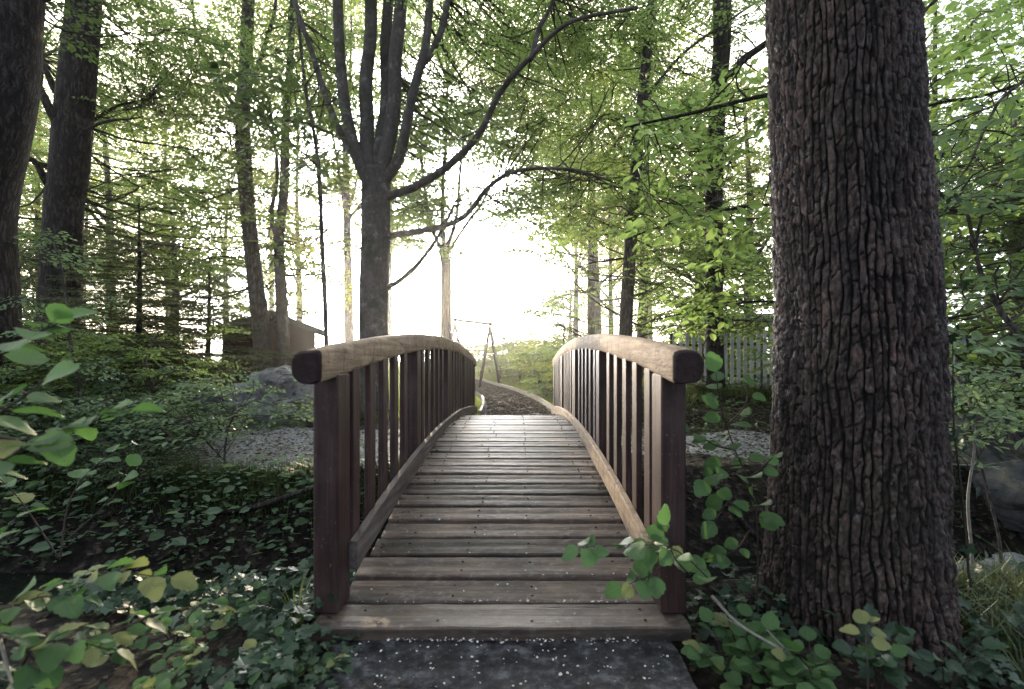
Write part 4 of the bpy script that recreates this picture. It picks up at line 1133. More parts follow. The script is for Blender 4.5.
# ------------------------------------------------------------------ shed, fences, swing, shelter
def shed():
    d = 13.2; x0, x1 = (229 - VX) / F * d, (312 - VX) / F * d; zb = Ts((x0 + x1) / 2, d) - .1
    root = empty('garden_shed', ((x0 + x1) / 2, d, zb)); cxm = (x0 + x1) / 2; w = (x1 - x0) / 2; D = 1.3
    ze = EYE + (HY - 330) / F * d; zr = ze + .42
    mb = MB()
    mb.add([(-w, 0, 0), (w, 0, 0), (w, 0, ze - zb), (0, 0, zr - zb), (-w, 0, ze - zb), (-w, D, 0), (w, D, 0), (w, D, ze - zb), (0, D, zr - zb), (-w, D, ze - zb)],
           [[0, 5, 9, 4], [1, 2, 7, 6]], 0, False)
    mb.Fs.append((np.array([[0, 1, 2, 3, 4], [9, 8, 7, 6, 5]]), np.zeros(2, dtype=np.int32), False))
    for k in range(13):
        xx = -w + .1 + k * (2 * w - .2) / 12
        box(mb, xx - .012, xx + .012, -.015, -.001, 0, ze - zb)
    o = mb.build('wall', M['shedwall']); o.parent = root
    for s in (-1, 1):
        mb = MB(); ov = .28; sl_ = (zr - ze) / w
        a = np.array([0, 0, zr - zb + .03]); b = np.array([s * (w + ov), 0, ze - zb - sl_ * ov + .03])
        V = []
        for yy in (-.25, D + .2):
            for q in (a, b):
                for zz in (0, .06): V.append((q[0], yy, q[2] + zz))
        mb.add(V, [[0, 1, 3, 2], [4, 6, 7, 5], [0, 4, 5, 1], [2, 3, 7, 6], [1, 5, 7, 3], [0, 2, 6, 4]], 0, False)
        mb.build('roof_slope', M['shedroof'], root)
        mb = MB(); V = []
        for yy in (-.275, -.252):
            for q in (a, b):
                for zz in (-.1, .07): V.append((q[0], yy, q[2] + zz))
        mb.add(V, [[0, 1, 3, 2], [4, 6, 7, 5], [0, 4, 5, 1], [2, 3, 7, 6], [1, 5, 7, 3], [0, 2, 6, 4]], 0, False)
        mb.build('barge_board', M['shedroof'], root)
    mb = MB(); box(mb, .08, .66, -.035, -.016, .05, 1.3); dr = mb.build('door', M['darkwood'], root)
    mb = MB(); box(mb, .16, .19, -.06, -.036, .85, 1.0); mb.build('handle', M['nail'], dr)
    root.rotation_euler = (0, 0, R(25))
    tag(root, 'small red-brown wooden shed with grey pitched roof behind the left trees', 'shed')
shed()
def fence(pA, pB, h, sp_, pw, mat, label, railmat=None, topz=None):
    pA = np.array(pA, float); pB = np.array(pB, float); Lf = np.linalg.norm(pB - pA); ang = math.atan2(pB[1] - pA[1], pB[0] - pA[0])
    root = empty('picket_fence', (pA[0], pA[1], Ts(*pA) if topz is None else topz), ang)
    n = int(Lf / sp_); z0 = root.location.z
    for k in range(n):
        t = k * sp_; w_ = pA + (pB - pA) * t / Lf; zz = Ts(*w_) - z0
        hh = h + rng.normal(0, .01); mb = MB(); x0, x1 = t, t + pw
        V = []
        for yy in (-.012, .012):
            V += [(x0, yy, zz - .02), (x1, yy, zz - .02), (x1, yy, zz + hh - .05), ((x0 + x1) / 2, yy, zz + hh), (x0, yy, zz + hh - .05)]
        mb.add(V, [[0, 1, 6, 5], [1, 2, 7, 6], [2, 3, 8, 7], [3, 4, 9, 8], [4, 0, 5, 9]], 0, False)
        mb.Fs.append((np.array([[4, 3, 2, 1, 0], [5, 6, 7, 8, 9]]), np.zeros(2, dtype=np.int32), False))
        mb.build('picket', mat, root)
    for f_ in (.25, .78):
        q = []
        for t in np.linspace(0, Lf, 10):
            w_ = pA + (pB - pA) * t / Lf; q.append((t, .035, Ts(*w_) - z0 + h * f_))
        mb = MB(); tube(mb, q, .028, 4, 0); mb.build('fence_rail', railmat or mat, root)
    for t in np.arange(0, Lf, 1.8):
        w_ = pA + (pB - pA) * t / Lf; zz = Ts(*w_) - z0
        mb = MB(); box(mb, t - .04, t + .04, .066, .146, zz - .2, zz + h - .04, 0, .004); mb.build('fence_post', railmat or mat, root)
    tag(root, label, 'fence')
fence(((290 - VX) / F * 14.2, 14.2), ((340 - VX) / F * 14.8, 14.8), 1.25, .13, .065, M['white'], 'short white picket fence beside the shed')
fence((3.15, 9.9), (7.6, 9.3), 1.22, .125, .068, M['white'], 'long pale picket fence between the right handrail and the furrowed trunk', M['darkwood'])

def swing():
    d = 19.; A = P(455, 320, d + .5); B = P(490, 324, d - .5)
    g = Ts(A[0], d); root = empty('swing_frame', ((A[0] + B[0]) / 2, d, g))
    mb = MB(); dv = (B - A) / np.linalg.norm(B - A); tube(mb, resample([A - dv * .1, B + dv * .1], 4), .058, 8); relparent(mb.build('crossbeam', M['greywood']), root)
    pr = np.array([.42, .9, 0])
    for E in (A, B):
        for s in (-1, 1):
            foot = E + pr * s * .8; foot[2] = Ts(foot[0], foot[1]) - .1
            C0 = E - np.array([0, 0, .3]); topp = C0 - (foot - C0) * .16; 
            off = np.array([0, 0, 0]) + dv * .05 * s
            mb = MB(); tube(mb, resample([foot + off, topp + off], 4), .055, 8); relparent(mb.build('leg', M['greywood']), root)
    tag(root, 'weathered wooden swing frame with crossed legs beyond the bridge', 'swing frame')
swing()
def shelter():
    d = 17.; x0, x1 = (712 - VX) / F * d, (800 - VX) / F * d; g = Ts(x0, d)
    zt = EYE + (HY - 322) / F * d
    root = empty('wooden_shelter', ((x0 + x1) / 2, d, g)); w = (x1 - x0) / 2; H = zt - g
    mb = MB(); V = []
    for xx in (-w - .3, w + .3):
        V += [(xx, -.5, H), (xx, 1.2, H + .35), (xx, 2.9, H), (xx, 2.9, H + .08), (xx, 1.2, H + .43), (xx, -.5, H + .08)]
    mb.add(V, [[0, 6, 11, 5], [5, 11, 10, 4], [4, 10, 9, 3], [3, 9, 8, 2], [0, 1, 7, 6], [1, 2, 8, 7]], 0, False)
    mb.Fs.append((np.array([[0, 5, 4, 3, 2, 1], [6, 7, 8, 9, 10, 11]]), np.zeros(2, dtype=np.int32), False))
    mb.build('roof', M['greyroof'], root)
    mb = MB(); box(mb, -w, w, 2.4, 2.5, -.1, H); mb.build('back_wall', M['darkwood'], root)
    mb = MB(); box(mb, w * .3, w, 0, .08, H - .7, H - .002); mb.build('front_panel', M['darkwood'], root)
    for xx in (-w, -w * .2, w):
        mb = MB(); box(mb, xx - .06, xx + .06, -.16, -.04, -.1, H + .06); mb.build('post', M['darkwood'], root)
    tag(root, 'open timber shelter with grey roof beyond the picket fence', 'shelter')
shelter()

# ------------------------------------------------------------------ near leaves
def near_leaf(n=9, wid=.36, fold=.22, curl=.22, serr=.03, asym=0.):
    t = np.linspace(0, 1, n); V = []; UV = []
    for k, a in enumerate(t):
        w = wid * (math.sin(math.pi * min(1, a ** .78)) ** .75 if 0 < a < 1 else .012)
        w *= 1 + (serr / wid) * (1 if k % 2 else -1) * (0 < a < 1)
        for s in (-1, -.5, 0, .5, 1):
            y = s * w; V.append((a + abs(s) * .03 * (1 if k % 2 else 0), y, fold * abs(y) - curl * a * a + .02 * math.sin(a * 9 + s * 3)))
            UV.append((a, .5 + s * .5))
    i = (np.arange(n - 1)[:, None] * 5 + np.arange(4)[None]).ravel()
    return np.array(V), np.stack([i, i + 5, i + 6, i + 1], -1), np.array(UV)
NLs = [near_leaf(), near_leaf(11, .40, .3, .1), near_leaf(9, .43, .1, .35, .02), near_leaf(11, .34, .35, -.05)]
RND = [near_leaf(11, .44, .15, .15, .02), near_leaf(11, .47, .3, .05, .02), near_leaf(9, .42, .05, .3, .02)]
ivy_out = [(0, 0), (-.08, .28), (.18, .5), (.33, .28), (.62, .42), (.66, .16), (1, 0), (.66, -.16), (.62, -.42), (.33, -.28), (.18, -.5), (-.08, -.28)]
iv = np.array([(a, b, .15 * abs(b) - .1 * a * a) for a, b in ivy_out] + [(.35, 0, -.02)])
ivf = np.array([[k, (k + 1) % 12, 12] for k in range(12)]); ivuv = np.stack([iv[:, 0], iv[:, 1] + .5], -1)

def sprig(root, pts, size, n, tm=NLs, ny=-.25, leafm=('near', 'neary'), yel=.12, stem='twig', r=.0035, both=True, up=.2, tilt=.4, start=.15):
    """a stem with petiolate leaves"""
    q = resample(pts, 16); mb = MB(); tube(mb, q, np.linspace(r, r * .4, 16), 6, 0)
    Pm = MB(); sg = 1
    for k in range(n):
        t = start + (1 - start) * (k + .6) / n; f_ = t * 15; a = min(int(f_), 14); p = q[a] + (q[a + 1] - q[a]) * (f_ - a); dv = q[a + 1] - q[a]; dv = dv / np.linalg.norm(dv)
        side = np.cross(dv, [0, 0, 1]); 
        if np.linalg.norm(side) < .3: side = np.array([math.cos(k * 2.4), math.sin(k * 2.4), 0])
        side /= np.linalg.norm(side)
        dd = dv * rng.uniform(.2, .7) + side * sg * rng.uniform(.6, 1) + np.array([rng.normal(0, .2), rng.normal(0, .2), rng.normal(up, .2)])
        if k == n - 1: dd = dv + [0, 0, .1]
        dd /= np.linalg.norm(dd); s = size * rng.uniform(.65, 1.15)
        pe = p + dd * s * .28
        tube(mb, [p, (p + pe) / 2 + [0, 0, .004], pe], [r * .5, r * .4, r * .35], 4, 0, cap=False)
        nr = np.array([rng.normal(0, tilt), rng.normal(ny, tilt), 1.])
        d2 = dd.copy(); d2[2] -= .25 + .2 * rng.random()
        tv, tf, uv = tm[rng.integers(len(tm))]
        stamp(Pm, tv, tf, rot_from(d2[None], nr[None]), pe[None], [s], 1 if rng.random() < yel else 0, True, uv)
        sg = -sg
    relparent(mb.build('stem', M[stem]), root)
    relparent(Pm.build('leaves', [M[leafm[0]], M[leafm[1]]], use_uv=True), root)

def plant(name, label, base, sprigs, cat='plant', group=None, **kw):
    root = empty(name, tuple(base))
    for (pts, size, n) in sprigs: sprig(root, pts, size, n, **kw)
    tag(root, label, cat, group); return root

# left foreground branch with large leaves
g0 = np.array([-1.75, 1.3, -.05])
plant('hazel_branch', 'large blurred green leaves leaning in at the left edge, nearest the camera', g0,
      [([g0, P(-60, 420, 1.3), P(20, 345, 1.25), P(60, 322, 1.3)], .088, 11), ([g0, P(-70, 460, 1.1), P(-10, 420, 1.05), P(40, 385, 1.05)], .08, 8),
       ([g0, P(-50, 470, 1.2), P(30, 440, 1.15), P(80, 425, 1.2), P(128, 412, 1.25)], .08, 12), ([g0, P(-60, 520, 1.1), P(-10, 470, 1.0), P(30, 445, 1.0)], .08, 8)],
      'branch', tm=RND, yel=.04, r=.005, start=.45)
plant('hazel_branch', 'thin branch with drooping green leaves in the middle of the left bank', P(60, 560, 2.2),
      [([P(60, 560, 2.2), P(70, 500, 2.3), P(100, 462, 2.4), P(150, 440, 2.5)], .085, 9), ([P(60, 560, 2.2), P(20, 500, 2.2), P(-10, 470, 2.1)], .085, 6),
       ([P(66, 540, 2.2), P(110, 500, 2.4), P(128, 468, 2.5)], .075, 7)], 'branch', tm=RND, yel=.05, r=.004, start=.35)
# bottom-left plants
b0 = P(-20, 720, 1.25); b0[2] = -.1
plant('bramble_plant', 'broad-leaved plant spreading from the bottom left corner with yellow-tinged leaves', b0,
      [([b0, P(10, 620, 1.25), P(60, 585, 1.3), P(110, 572, 1.35), P(165, 578, 1.4)], .07, 17), ([b0, P(-10, 640, 1.2), P(30, 600, 1.2), P(80, 598, 1.25)], .066, 13),
       ([b0, P(-30, 590, 1.2), P(-10, 545, 1.2), P(15, 520, 1.25)], .07, 5), ([b0, P(60, 660, 1.2), P(120, 630, 1.3), P(150, 615, 1.4)], .068, 12),
       ([b0, P(20, 670, 1.1), P(60, 640, 1.1), P(110, 650, 1.15)], .066, 13), ([b0, P(-20, 650, 1.1), P(10, 640, 1.05), P(40, 665, 1.05)], .062, 10)],
      yel=.22, r=.004, start=.3)
b1 = P(200, 700, 1.55); b1[2] = -.08
def rnd_herb(bx, by, n, size, hh, spread_, label, group, name='herb_plant', yel=.25, tm=NLs, leafm=('near', 'neary')):
    b = np.array([bx, by, Ts(bx, by) - .02]); root = empty(name, tuple(b))
    for k in range(n):
        a = rng.uniform(0, 6.28); r = spread_ * rng.uniform(.3, 1); h = hh * rng.uniform(.6, 1.1)
        pts = [b, b + [math.cos(a) * r * .4, math.sin(a) * r * .4, h * .7], b + [math.cos(a) * r, math.sin(a) * r, h]]
        sprig(root, pts, size, int(rng.integers(5, 8)), tm=tm, yel=yel, r=.0025, start=.3, leafm=leafm)
    tag(root, label, 'plant', group)
for k, (px, py, d, lb) in enumerate([(205, 640, 1.75, 'leafy herb with yellow-green leaves at the far side of the bottom-left patch'), (265, 650, 1.6, 'yellow-tinged herb nearest the concrete ramp on the left'),
                        (160, 680, 1.5, 'low herb with mixed green and yellow leaves in the bottom-left patch'), (235, 690, 1.4, 'dense low herb at the bottom edge left of the ramp'),
                        (120, 650, 1.8, 'green herb behind the bottom-left broad leaves'), (60, 689, 1.45, 'round-leaf herb at the bottom edge below the broad-leaved corner plant'), (130, 700, 1.4, 'yellow-green herb at the bottom edge near the left corner'), (175, 640, 1.9, 'dark herb overhanging the stream edge on the left'), (240, 625, 2.0, 'small herb above the stream edge close to the left post'), (300, 670, 1.62, 'small herb against the left edge of the ramp')]):
    q = P(px, py, d); rnd_herb(q[0], q[1], 5, .052, .14, .16, lb, None)
# right: spray across the kerb board
b2 = np.array([.80, 1.72, -.05])
plant('hazel_sapling', 'leafy sprig with rounded green leaves crossing the right kerb board', b2,
      [([b2, P(722, 600, 1.70), P(700, 570, 1.66), P(672, 548, 1.64), P(640, 545, 1.62), P(600, 546, 1.62), P(583, 548, 1.62)], .078, 18),
       ([P(690, 575, 1.66), P(676, 560, 1.6), P(670, 545, 1.6), P(668, 530, 1.6)], .08, 8),
       ([P(672, 556, 1.6), P(650, 575, 1.58), P(625, 585, 1.58)], .075, 7)], 'plant', tm=RND, yel=.06, r=.003, start=.2, tilt=.45, up=.1, ny=-1.0)
b3 = np.array([.98, 2.0, -.1])
plant('hazel_sapling', 'upright sapling with round pale-green leaves between post and furrowed trunk', b3,
      [([b3, P(758, 540, 2.0), P(752, 490, 2.0), P(735, 450, 2.0), P(722, 410, 2.0), P(716, 375, 2.0)], .078, 18), ([P(745, 500, 2.), P(730, 500, 1.95), P(715, 520, 1.9)], .07, 6), ([P(740, 465, 2.), P(720, 468, 1.95), P(708, 480, 1.9)], .07, 5), ([P(750, 530, 2.), P(735, 550, 1.95), P(705, 560, 1.9)], .07, 6),
       ([P(748, 480, 2.), P(765, 465, 2.), P(775, 455, 1.9)], .065, 4), ([P(735, 450, 2.), P(715, 445, 1.95), P(690, 430, 1.95)], .07, 5), ([P(728, 425, 2.), P(745, 405, 2.), P(748, 385, 2.05)], .06, 4)],
      'plant', tm=RND, yel=.12, r=.004, start=.2, tilt=.5, ny=-.9)
for k, (px, py, d, sz, h, nn_, lb) in enumerate([(725, 640, 1.68, .06, .2, 7, 'rounded-leaf herb right beside the foot of the right post'), (770, 660, 1.6, .062, .2, 7, 'leafy herb at the left foot of the furrowed trunk'),
                        (815, 680, 1.5, .06, .2, 6, 'herb in front of the furrowed trunk base'), (880, 660, 1.55, .065, .26, 7, 'dark herb under the middle of the furrowed trunk'),
                        (945, 690, 1.6, .06, .22, 6, 'shaded herb at the right foot of the furrowed trunk'), (1000, 680, 1.8, .055, .2, 6, 'shaded herb in the bottom right corner'),
                        (740, 689, 1.45, .06, .16, 6, 'pale-leaved herb at the bottom edge right of the ramp')]):
    q = P(px, py, d); rnd_herb(q[0], q[1], nn_, sz, h, .17, lb, None, yel=.06, tm=RND if k < 3 else NLs, leafm=('near', 'neary') if k < 3 or k == 6 else ('ivy', 'near'))  # darker leaf colour paints shade into the herbs under the trunk
# bright trefoil
b4 = P(868, 690, 1.35)
plant('clover_plant', 'bright yellow-green three-lobed leaf against the dark trunk base', b4, [([b4, P(868, 665, 1.35), P(866, 640, 1.37), P(870, 625, 1.4)], .055, 5)], tm=RND, leafm=('neary', 'near'), yel=.1, r=.0025, start=.6)
# ivy on the trunk
def ivy_vine(a0, zs, label, n):
    root = empty('ivy_vine', (1.45, 2.1, -.05)); pts = []
    for t in np.linspace(0, 1, 20):
        z = zs[0] + (zs[1] - zs[0]) * t; a = a0 + .12 * math.sin(t * 7) ; r = float(np.interp(z, [0, .25, .7, 1.3, 2.0, 2.75], [.40, .36, .33, .308, .287, .272])) + .01
        cx_ = float(np.interp(z, [0, 1.3, 2.75], [1.45, 1.45, 1.385])); pts.append((cx_ + r * math.cos(a), 2.1 + r * math.sin(a), z))
    pts = np.array(pts); mb = MB(); tube(mb, pts, np.linspace(.005, .002, 20), 5, 0); relparent(mb.build('stem', M['twig']), root)
    Pm = MB(); cc = np.array([1.42, 2.1, 0])
    for k in range(n):
        p = pts[rng.integers(20)] + rng.normal(0, .02, 3); o_ = p - cc; o_[2] = 0; o_ /= np.linalg.norm(o_)
        p = p + o_ * .025; dd = np.array([rng.normal(0, .6), rng.normal(0, .6), -rng.random()]); dd -= o_ * np.dot(dd, o_) * .8
        stamp(Pm, iv, ivf, rot_from(dd[None], (o_ + rng.normal(0, .25, 3))[None]), p[None], [rng.uniform(.03, .055)], 0, False, ivuv)
    relparent(Pm.build('leaves', [M['ivy']], use_uv=True), root); tag(root, label, 'ivy')
ivy_vine(R(-48), (.2, 1.15), 'ivy strand climbing the lower right front of the furrowed trunk', 26)
ivy_vine(R(-18), (.5, 2.0), 'ivy strand climbing the right edge of the furrowed trunk', 34)

# pale stick, fallen branch, log over stream
def stick(pts, r, mat, name, label):
    mb = MB(); q = resample(pts, 14); tube(mb, q, np.linspace(r, r * .5, 14), 7, 0, .15)
    for t in (5, 9): 
        s_ = q[t]; dv = rng.normal(0, .06, 3); dv[2] = abs(dv[2]) * .5; tube(mb, [s_, s_ + dv * .6, s_ + dv * 1.3], [r * .5, r * .4, r * .2], 5, 0)
    tag(mb.build(name, mat), label, 'stick')
stick([P(712, 596, 1.75), P(740, 625, 1.65), P(790, 655, 1.55), P(830, 690, 1.5)], .006, M['paletwig'], 'dry_stick', 'pale dry stick lying among the herbs left of the furrowed trunk')
stick([P(0, 640, 1.1), P(8, 670, 1.05), P(16, 700, 1.0)], .004, M['paletwig'], 'dry_stick', 'pale dry stalk in the bottom left corner')
stick([P(195, 512, 4.3), P(250, 508, 4.2), P(300, 492, 4.1), P(330, 484, 4.1)], .03, M['barkdark'], 'fallen_branch', 'dark fallen branch across the far bank left of the bridge')
stick([P(925, 463, 3.8), P(965, 465, 3.8), P(1000, 467, 3.9)], .008, M['paletwig'], 'dry_stick', 'pale horizontal dead stick over the stream at the right')

def root_line(pts, r, label):
    w_ = []
    for (x, y, dz) in pts: w_.append((x, y, Ts(x, y) + dz))
    q = resample(w_, 22); q[:, 2] += .02 * np.sin(np.arange(22) * 1.1); mb = MB(); tube(mb, q, np.linspace(r, r * .35, 22), 7, 0, .25)
    tag(mb.build('tree_root', M['barkdark']), label, 'root')
root_line([(-1.3, 4.55, .01), (-1.7, 4.3, .02), (-2.3, 4.2, .0), (-3.0, 4.0, .01)], .035, 'exposed root snaking along the left far bank nearest the bridge')
root_line([(-3.2, 4.6, .02), (-3.5, 4.25, .02), (-3.9, 4.0, .0)], .03, 'exposed root dropping down the left far bank below the shrubs')
root_line([(1.5, 4.9, .01), (1.9, 4.6, .02), (2.2, 4.3, .0), (2.6, 4.2, .0)], .035, 'exposed root on the right far bank behind the furrowed trunk')
root_line([(1.2, 2.0, .03), (.98, 2.15, .03), (.86, 2.4, .0)], .045, 'thick root running from the furrowed trunk toward the stream')
# ------------------------------------------------------------------ ground cover (stuff)
def scatter(n, fn):
    x, y = fn(n); z = T(x, y); return np.stack([x, y, z], -1)
def ivy_cover(name, label, fn, n, size=(.03, .055), h=.07, mats=('ivy', 'near')):
    p = scatter(n, fn); cl_ = fbm(p[:, 0] * 2.6, p[:, 1] * 2.6, 3., 3); p = p[cl_ > -.12 + .25 * rng.random(n)]; n = len(p)
    cl_ = fbm(p[:, 0] * 2.6, p[:, 1] * 2.6, 3., 3); p[:, 2] += .01 + (h + .16 * np.clip(cl_, 0, 1)) * rng.random(n) ** 1.2
    d, nr = rand_dirs(n, .6); nr[:, 1] -= .35; mb = MB()
    stamp(mb, iv, ivf, rot_from(d, nr), p, rng.uniform(*size, n), 0, False, ivuv)
    tag(mb.build(name, [M[mats[0]]], use_uv=True), label, 'ground cover', kind='stuff')
ivy_cover('ivy_ground_cover', 'dark ivy carpet on the near bank left of the ramp', lambda n: (rng.uniform(-2.4, -.74, n), .6 + 1.75 * rng.random(n) ** 1.0, ), 5200, size=(.022, .07))
ivy_cover('ivy_ground_cover', 'dark ivy carpet on the near bank around the furrowed trunk', lambda n: (rng.uniform(.62, 3.0, n), rng.uniform(.6, 2.4, n)), 3000)
p = scatter(160, lambda n: (rng.uniform(-.82, -.58, n), rng.uniform(1.2, 1.86, n))); 
p[:, 2] = np.maximum(p[:, 2], .012) + .02 * rng.random(160) + .1 * sst(-.66, -.80, p[:, 0]) * rng.random(160)
d, nr = rand_dirs(160, .4); mb = MB(); stamp(mb, iv, ivf, rot_from(d, nr), p, rng.uniform(.025, .045, 160), 0, False, ivuv)
tag(mb.build('ivy_ground_cover', [M['ivy']], use_uv=True), 'ivy creeping over the left edge of the ramp', 'ground cover', kind='stuff')

def far_cover(name, label, fn, n, size, leafm, h=.18):
    p = scatter(n, fn); q_ = fbm(p[:, 0] * 1.7 + 3, p[:, 1] * 1.7, 8., 3); p = p[q_ > -.22 + .3 * rng.random(n)]; n = len(p)
    q_ = fbm(p[:, 0] * 1.7 + 3, p[:, 1] * 1.7, 8., 3); p[:, 2] += .02 + (h * .6 + h * 1.6 * np.clip(q_, 0, 1)) * rng.random(n) ** 1.2
    d, nr = rand_dirs(n, .4); mb = MB(); stamp(mb, leaf2, leaf2f, rot_from(d, nr), p, rng.uniform(*size, n) * np.exp(rng.normal(0, .35, n)))
    tag(mb.build(name, [M[leafm]]), label, 'ground cover', kind='stuff')
def f_left(n):
    x = -1.2 - 9 * rng.random(n) ** .8; y = 3.85 + .95 * rng.random(n) ** .8; return x, y
def f_left2(n):
    x = rng.uniform(-11, -3.2, n); y = rng.uniform(7.2, 11.5, n); return x, y
far_cover('low_herb_cover', 'low dark leafy cover on the stream face of the left far bank', f_left, 9000, (.035, .08), 'leafblue', .22)
far_cover('low_herb_cover', 'leafy woodland cover behind the gravel on the left', f_left2, 12000, (.04, .09), 'leaf', .3)
far_cover('low_herb_cover', 'leafy cover on the right far bank below the picket fence', lambda n: (rng.uniform(1.3, 8, n), rng.uniform(6.4, 9.6, n)), 5000, (.03, .07), 'leafdark', .12)
far_cover('low_herb_cover', 'leafy cover on the stream face of the right far bank', lambda n: (rng.uniform(2.6, 8, n), rng.uniform(4.4, 5.6, n)), 2600, (.03, .06), 'leafdark', .14)

def grass(name, label, fn, n, h, mat, w=.006, lean=.35):
    p = scatter(n, fn); p[:, 2] -= .01
    a = rng.uniform(0, 6.28, n); H = h * rng.uniform(.5, 1.2, n); L = H * np.abs(rng.normal(0, lean, n)) ; c, s = np.cos(a), np.sin(a)
    dx = np.stack([c, s, 0 * c], -1); sd = np.stack([-s, c, 0 * c], -1) * w; up_ = np.array([0, 0, 1.])
    v0 = p - sd; v1 = p + sd; m0 = p + dx * (L * .3)[:, None] + up_ * (H * .6)[:, None]; tp = p + dx * L[:, None] * 1.3 + up_ * H[:, None]
    V = np.stack([v0, v1, m0 + sd * .8, m0 - sd * .8, tp + sd * .15, tp - sd * .15], 1)
    Fc = (np.array([[0, 1, 2, 3], [3, 2, 4, 5]])[None] + (np.arange(n) * 6)[:, None, None]).reshape(-1, 4)
    mb = MB(); mb.add(V.reshape(-1, 3), Fc, 0, False)
    tag(mb.build(name, [M[mat]]), label, 'grass', kind='stuff')
def g_mead(n):
    y = 8.6 + 22 * rng.random(n) ** 1.3; k = rng.random(n) < .5
    x = np.where(k, pathx(y) + .75 + 4.5 * rng.random(n) ** 1.3, pathx(y) - .72 - 4.5 * rng.random(n) ** 1.3); return x, y
grass('meadow_grass', 'bright sunlit grass on both sides of the mulch path', g_mead, 42000, .17, 'grass', .007)
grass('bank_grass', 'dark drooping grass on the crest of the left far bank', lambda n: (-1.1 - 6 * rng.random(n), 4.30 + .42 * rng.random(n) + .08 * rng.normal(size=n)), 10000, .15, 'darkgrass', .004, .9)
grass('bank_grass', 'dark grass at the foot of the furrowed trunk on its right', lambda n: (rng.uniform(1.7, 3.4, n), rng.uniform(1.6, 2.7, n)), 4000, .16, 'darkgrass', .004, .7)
grass('clearing_grass', 'sunlit grass in the clearing before the shed', lambda n: (rng.uniform(-10, -2.5, n), rng.uniform(9, 16, n)), 16000, .2, 'grass', .01)
# tuft beside the left post
def tuft(x0, y0, n, h, label):
    root = MB()
    for k in range(n):
        a = rng.uniform(0, 6.28); H = h * rng.uniform(.6, 1.1); c, s = math.cos(a), math.sin(a); L = H * rng.uniform(.2, .8)
        z0 = Ts(x0, y0) - .01; b = np.array([x0 + .02 * c, y0 + .02 * s, z0]); t = np.linspace(0, 1, 6)
        pts = b + np.stack([c * L * t ** 2, s * L * t ** 2, H * (t - .25 * t ** 3)], -1); sd = np.array([-s, c, 0]) * .004
        V = []
        for q, tt in zip(pts, t): V += [q - sd * (1.05 - tt), q + sd * (1.05 - tt)]
        i_ = np.arange(5) * 2
        root.add(V, np.stack([i_, i_ + 1, i_ + 3, i_ + 2], -1), 0, True)
    tag(root.build('grass_tuft', [M['grass']]), label, 'grass tuft')
q = P(296, 615, 1.98); tuft(q[0], q[1], 16, .26, 'yellow-green grass tuft just outside the left post')

# litter
def litter(name, label, fn, n, size):
    p = scatter(n, fn); p[:, 2] += .008 + .012 * rng.random(n); d, nr = rand_dirs(n, .35); mb = MB()
    stamp(mb, leaf2, leaf2f, rot_from(d, nr), p, rng.uniform(*size, n)); tag(mb.build(name, [M['litter']]), label, 'leaf litter', kind='stuff')
litter('leaf_litter', 'dry brown leaves strewn over the right far bank', lambda n: (rng.uniform(1.2, 7, n), rng.uniform(4.4, 10, n)), 9000, (.03, .065))
litter('leaf_litter', 'dry brown leaves strewn over the left far bank', lambda n: (rng.uniform(-8, -1.1, n), rng.uniform(4.0, 9, n)), 5000, (.03, .06))
litter('leaf_litter', 'dry brown leaves on the near bank', lambda n: (np.where(rng.random(n) < .5, rng.uniform(-2.6, -.75, n), rng.uniform(.62, 3, n)), rng.uniform(.5, 2.6, n)), 1100, (.02, .045))
litter('leaf_litter', 'dry leaves scattered over the left gravel strip', lambda n: (rng.uniform(-8, -1.3, n), rng.uniform(4.7, 7.8, n)), 1800, (.025, .06))
litter('leaf_litter', 'dry leaves scattered over the right gravel strip', lambda n: (rng.uniform(1.4, 6, n), rng.uniform(5.2, 6.8, n)), 900, (.025, .06))
# petals / tiny pale bits
def petals():
    P_ = []; 
    for k in range(330):
        x = rng.uniform(-.62, .54); 
        if rng.random() < .33: y = 1.80 + rng.normal(0, .008); x = rng.uniform(-.5, .45)
        else: y = 1.1 + .72 * rng.random() ** .7
        z = .014
        P_.append((x, min(y, 1.808), z))
    for k in range(110):
        yb = 2.012 + pitch * rng.integers(0, 5) + rng.normal(0, .006) if rng.random() < .6 else rng.uniform(1.83, 3.2)
        if rng.random() < .35: yb = 2.003 + rng.normal(0, .003)
        P_.append((rng.uniform(-.66, .52), yb, float(zdeck(yb)) + .006))
    p = np.array(P_); n = len(p); d, nr = rand_dirs(n, .35)
    pet = np.array([[0, 0, 0], [.3, .35, .15], [.8, .38, .2], [1, 0, .1], [.8, -.3, .16], [.3, -.35, .12]])
    mb = MB(); stamp(mb, pet, leaf2f, rot_from(d, nr), p, rng.uniform(.003, .011, n) * np.where(rng.random(n) < .12, 1.5, 1))
    tag(mb.build('fallen_petals', [M['petal']]), 'tiny pale petals and bits scattered on the ramp and first planks', 'petals', kind='stuff')
petals()
def debris():
    n = 260; y = rng.uniform(2.1, 6.5, n); s = rng.random(n) < .6
    x = np.where(s, XL + .04 + np.abs(rng.normal(0, .03, n)), XR - .04 - np.abs(rng.normal(0, .03, n)))
    p = np.stack([x, y, zdeck(y) + .008], -1); d, nr = rand_dirs(n, .5); mb = MB()
    stamp(mb, leaf2, leaf2f, rot_from(d, nr), p, rng.uniform(.008, .03, n)); tag(mb.build('deck_debris', [M['litter']]), 'dry leaf scraps along the deck edges under the kerb boards', 'leaf litter', kind='stuff')
debris()

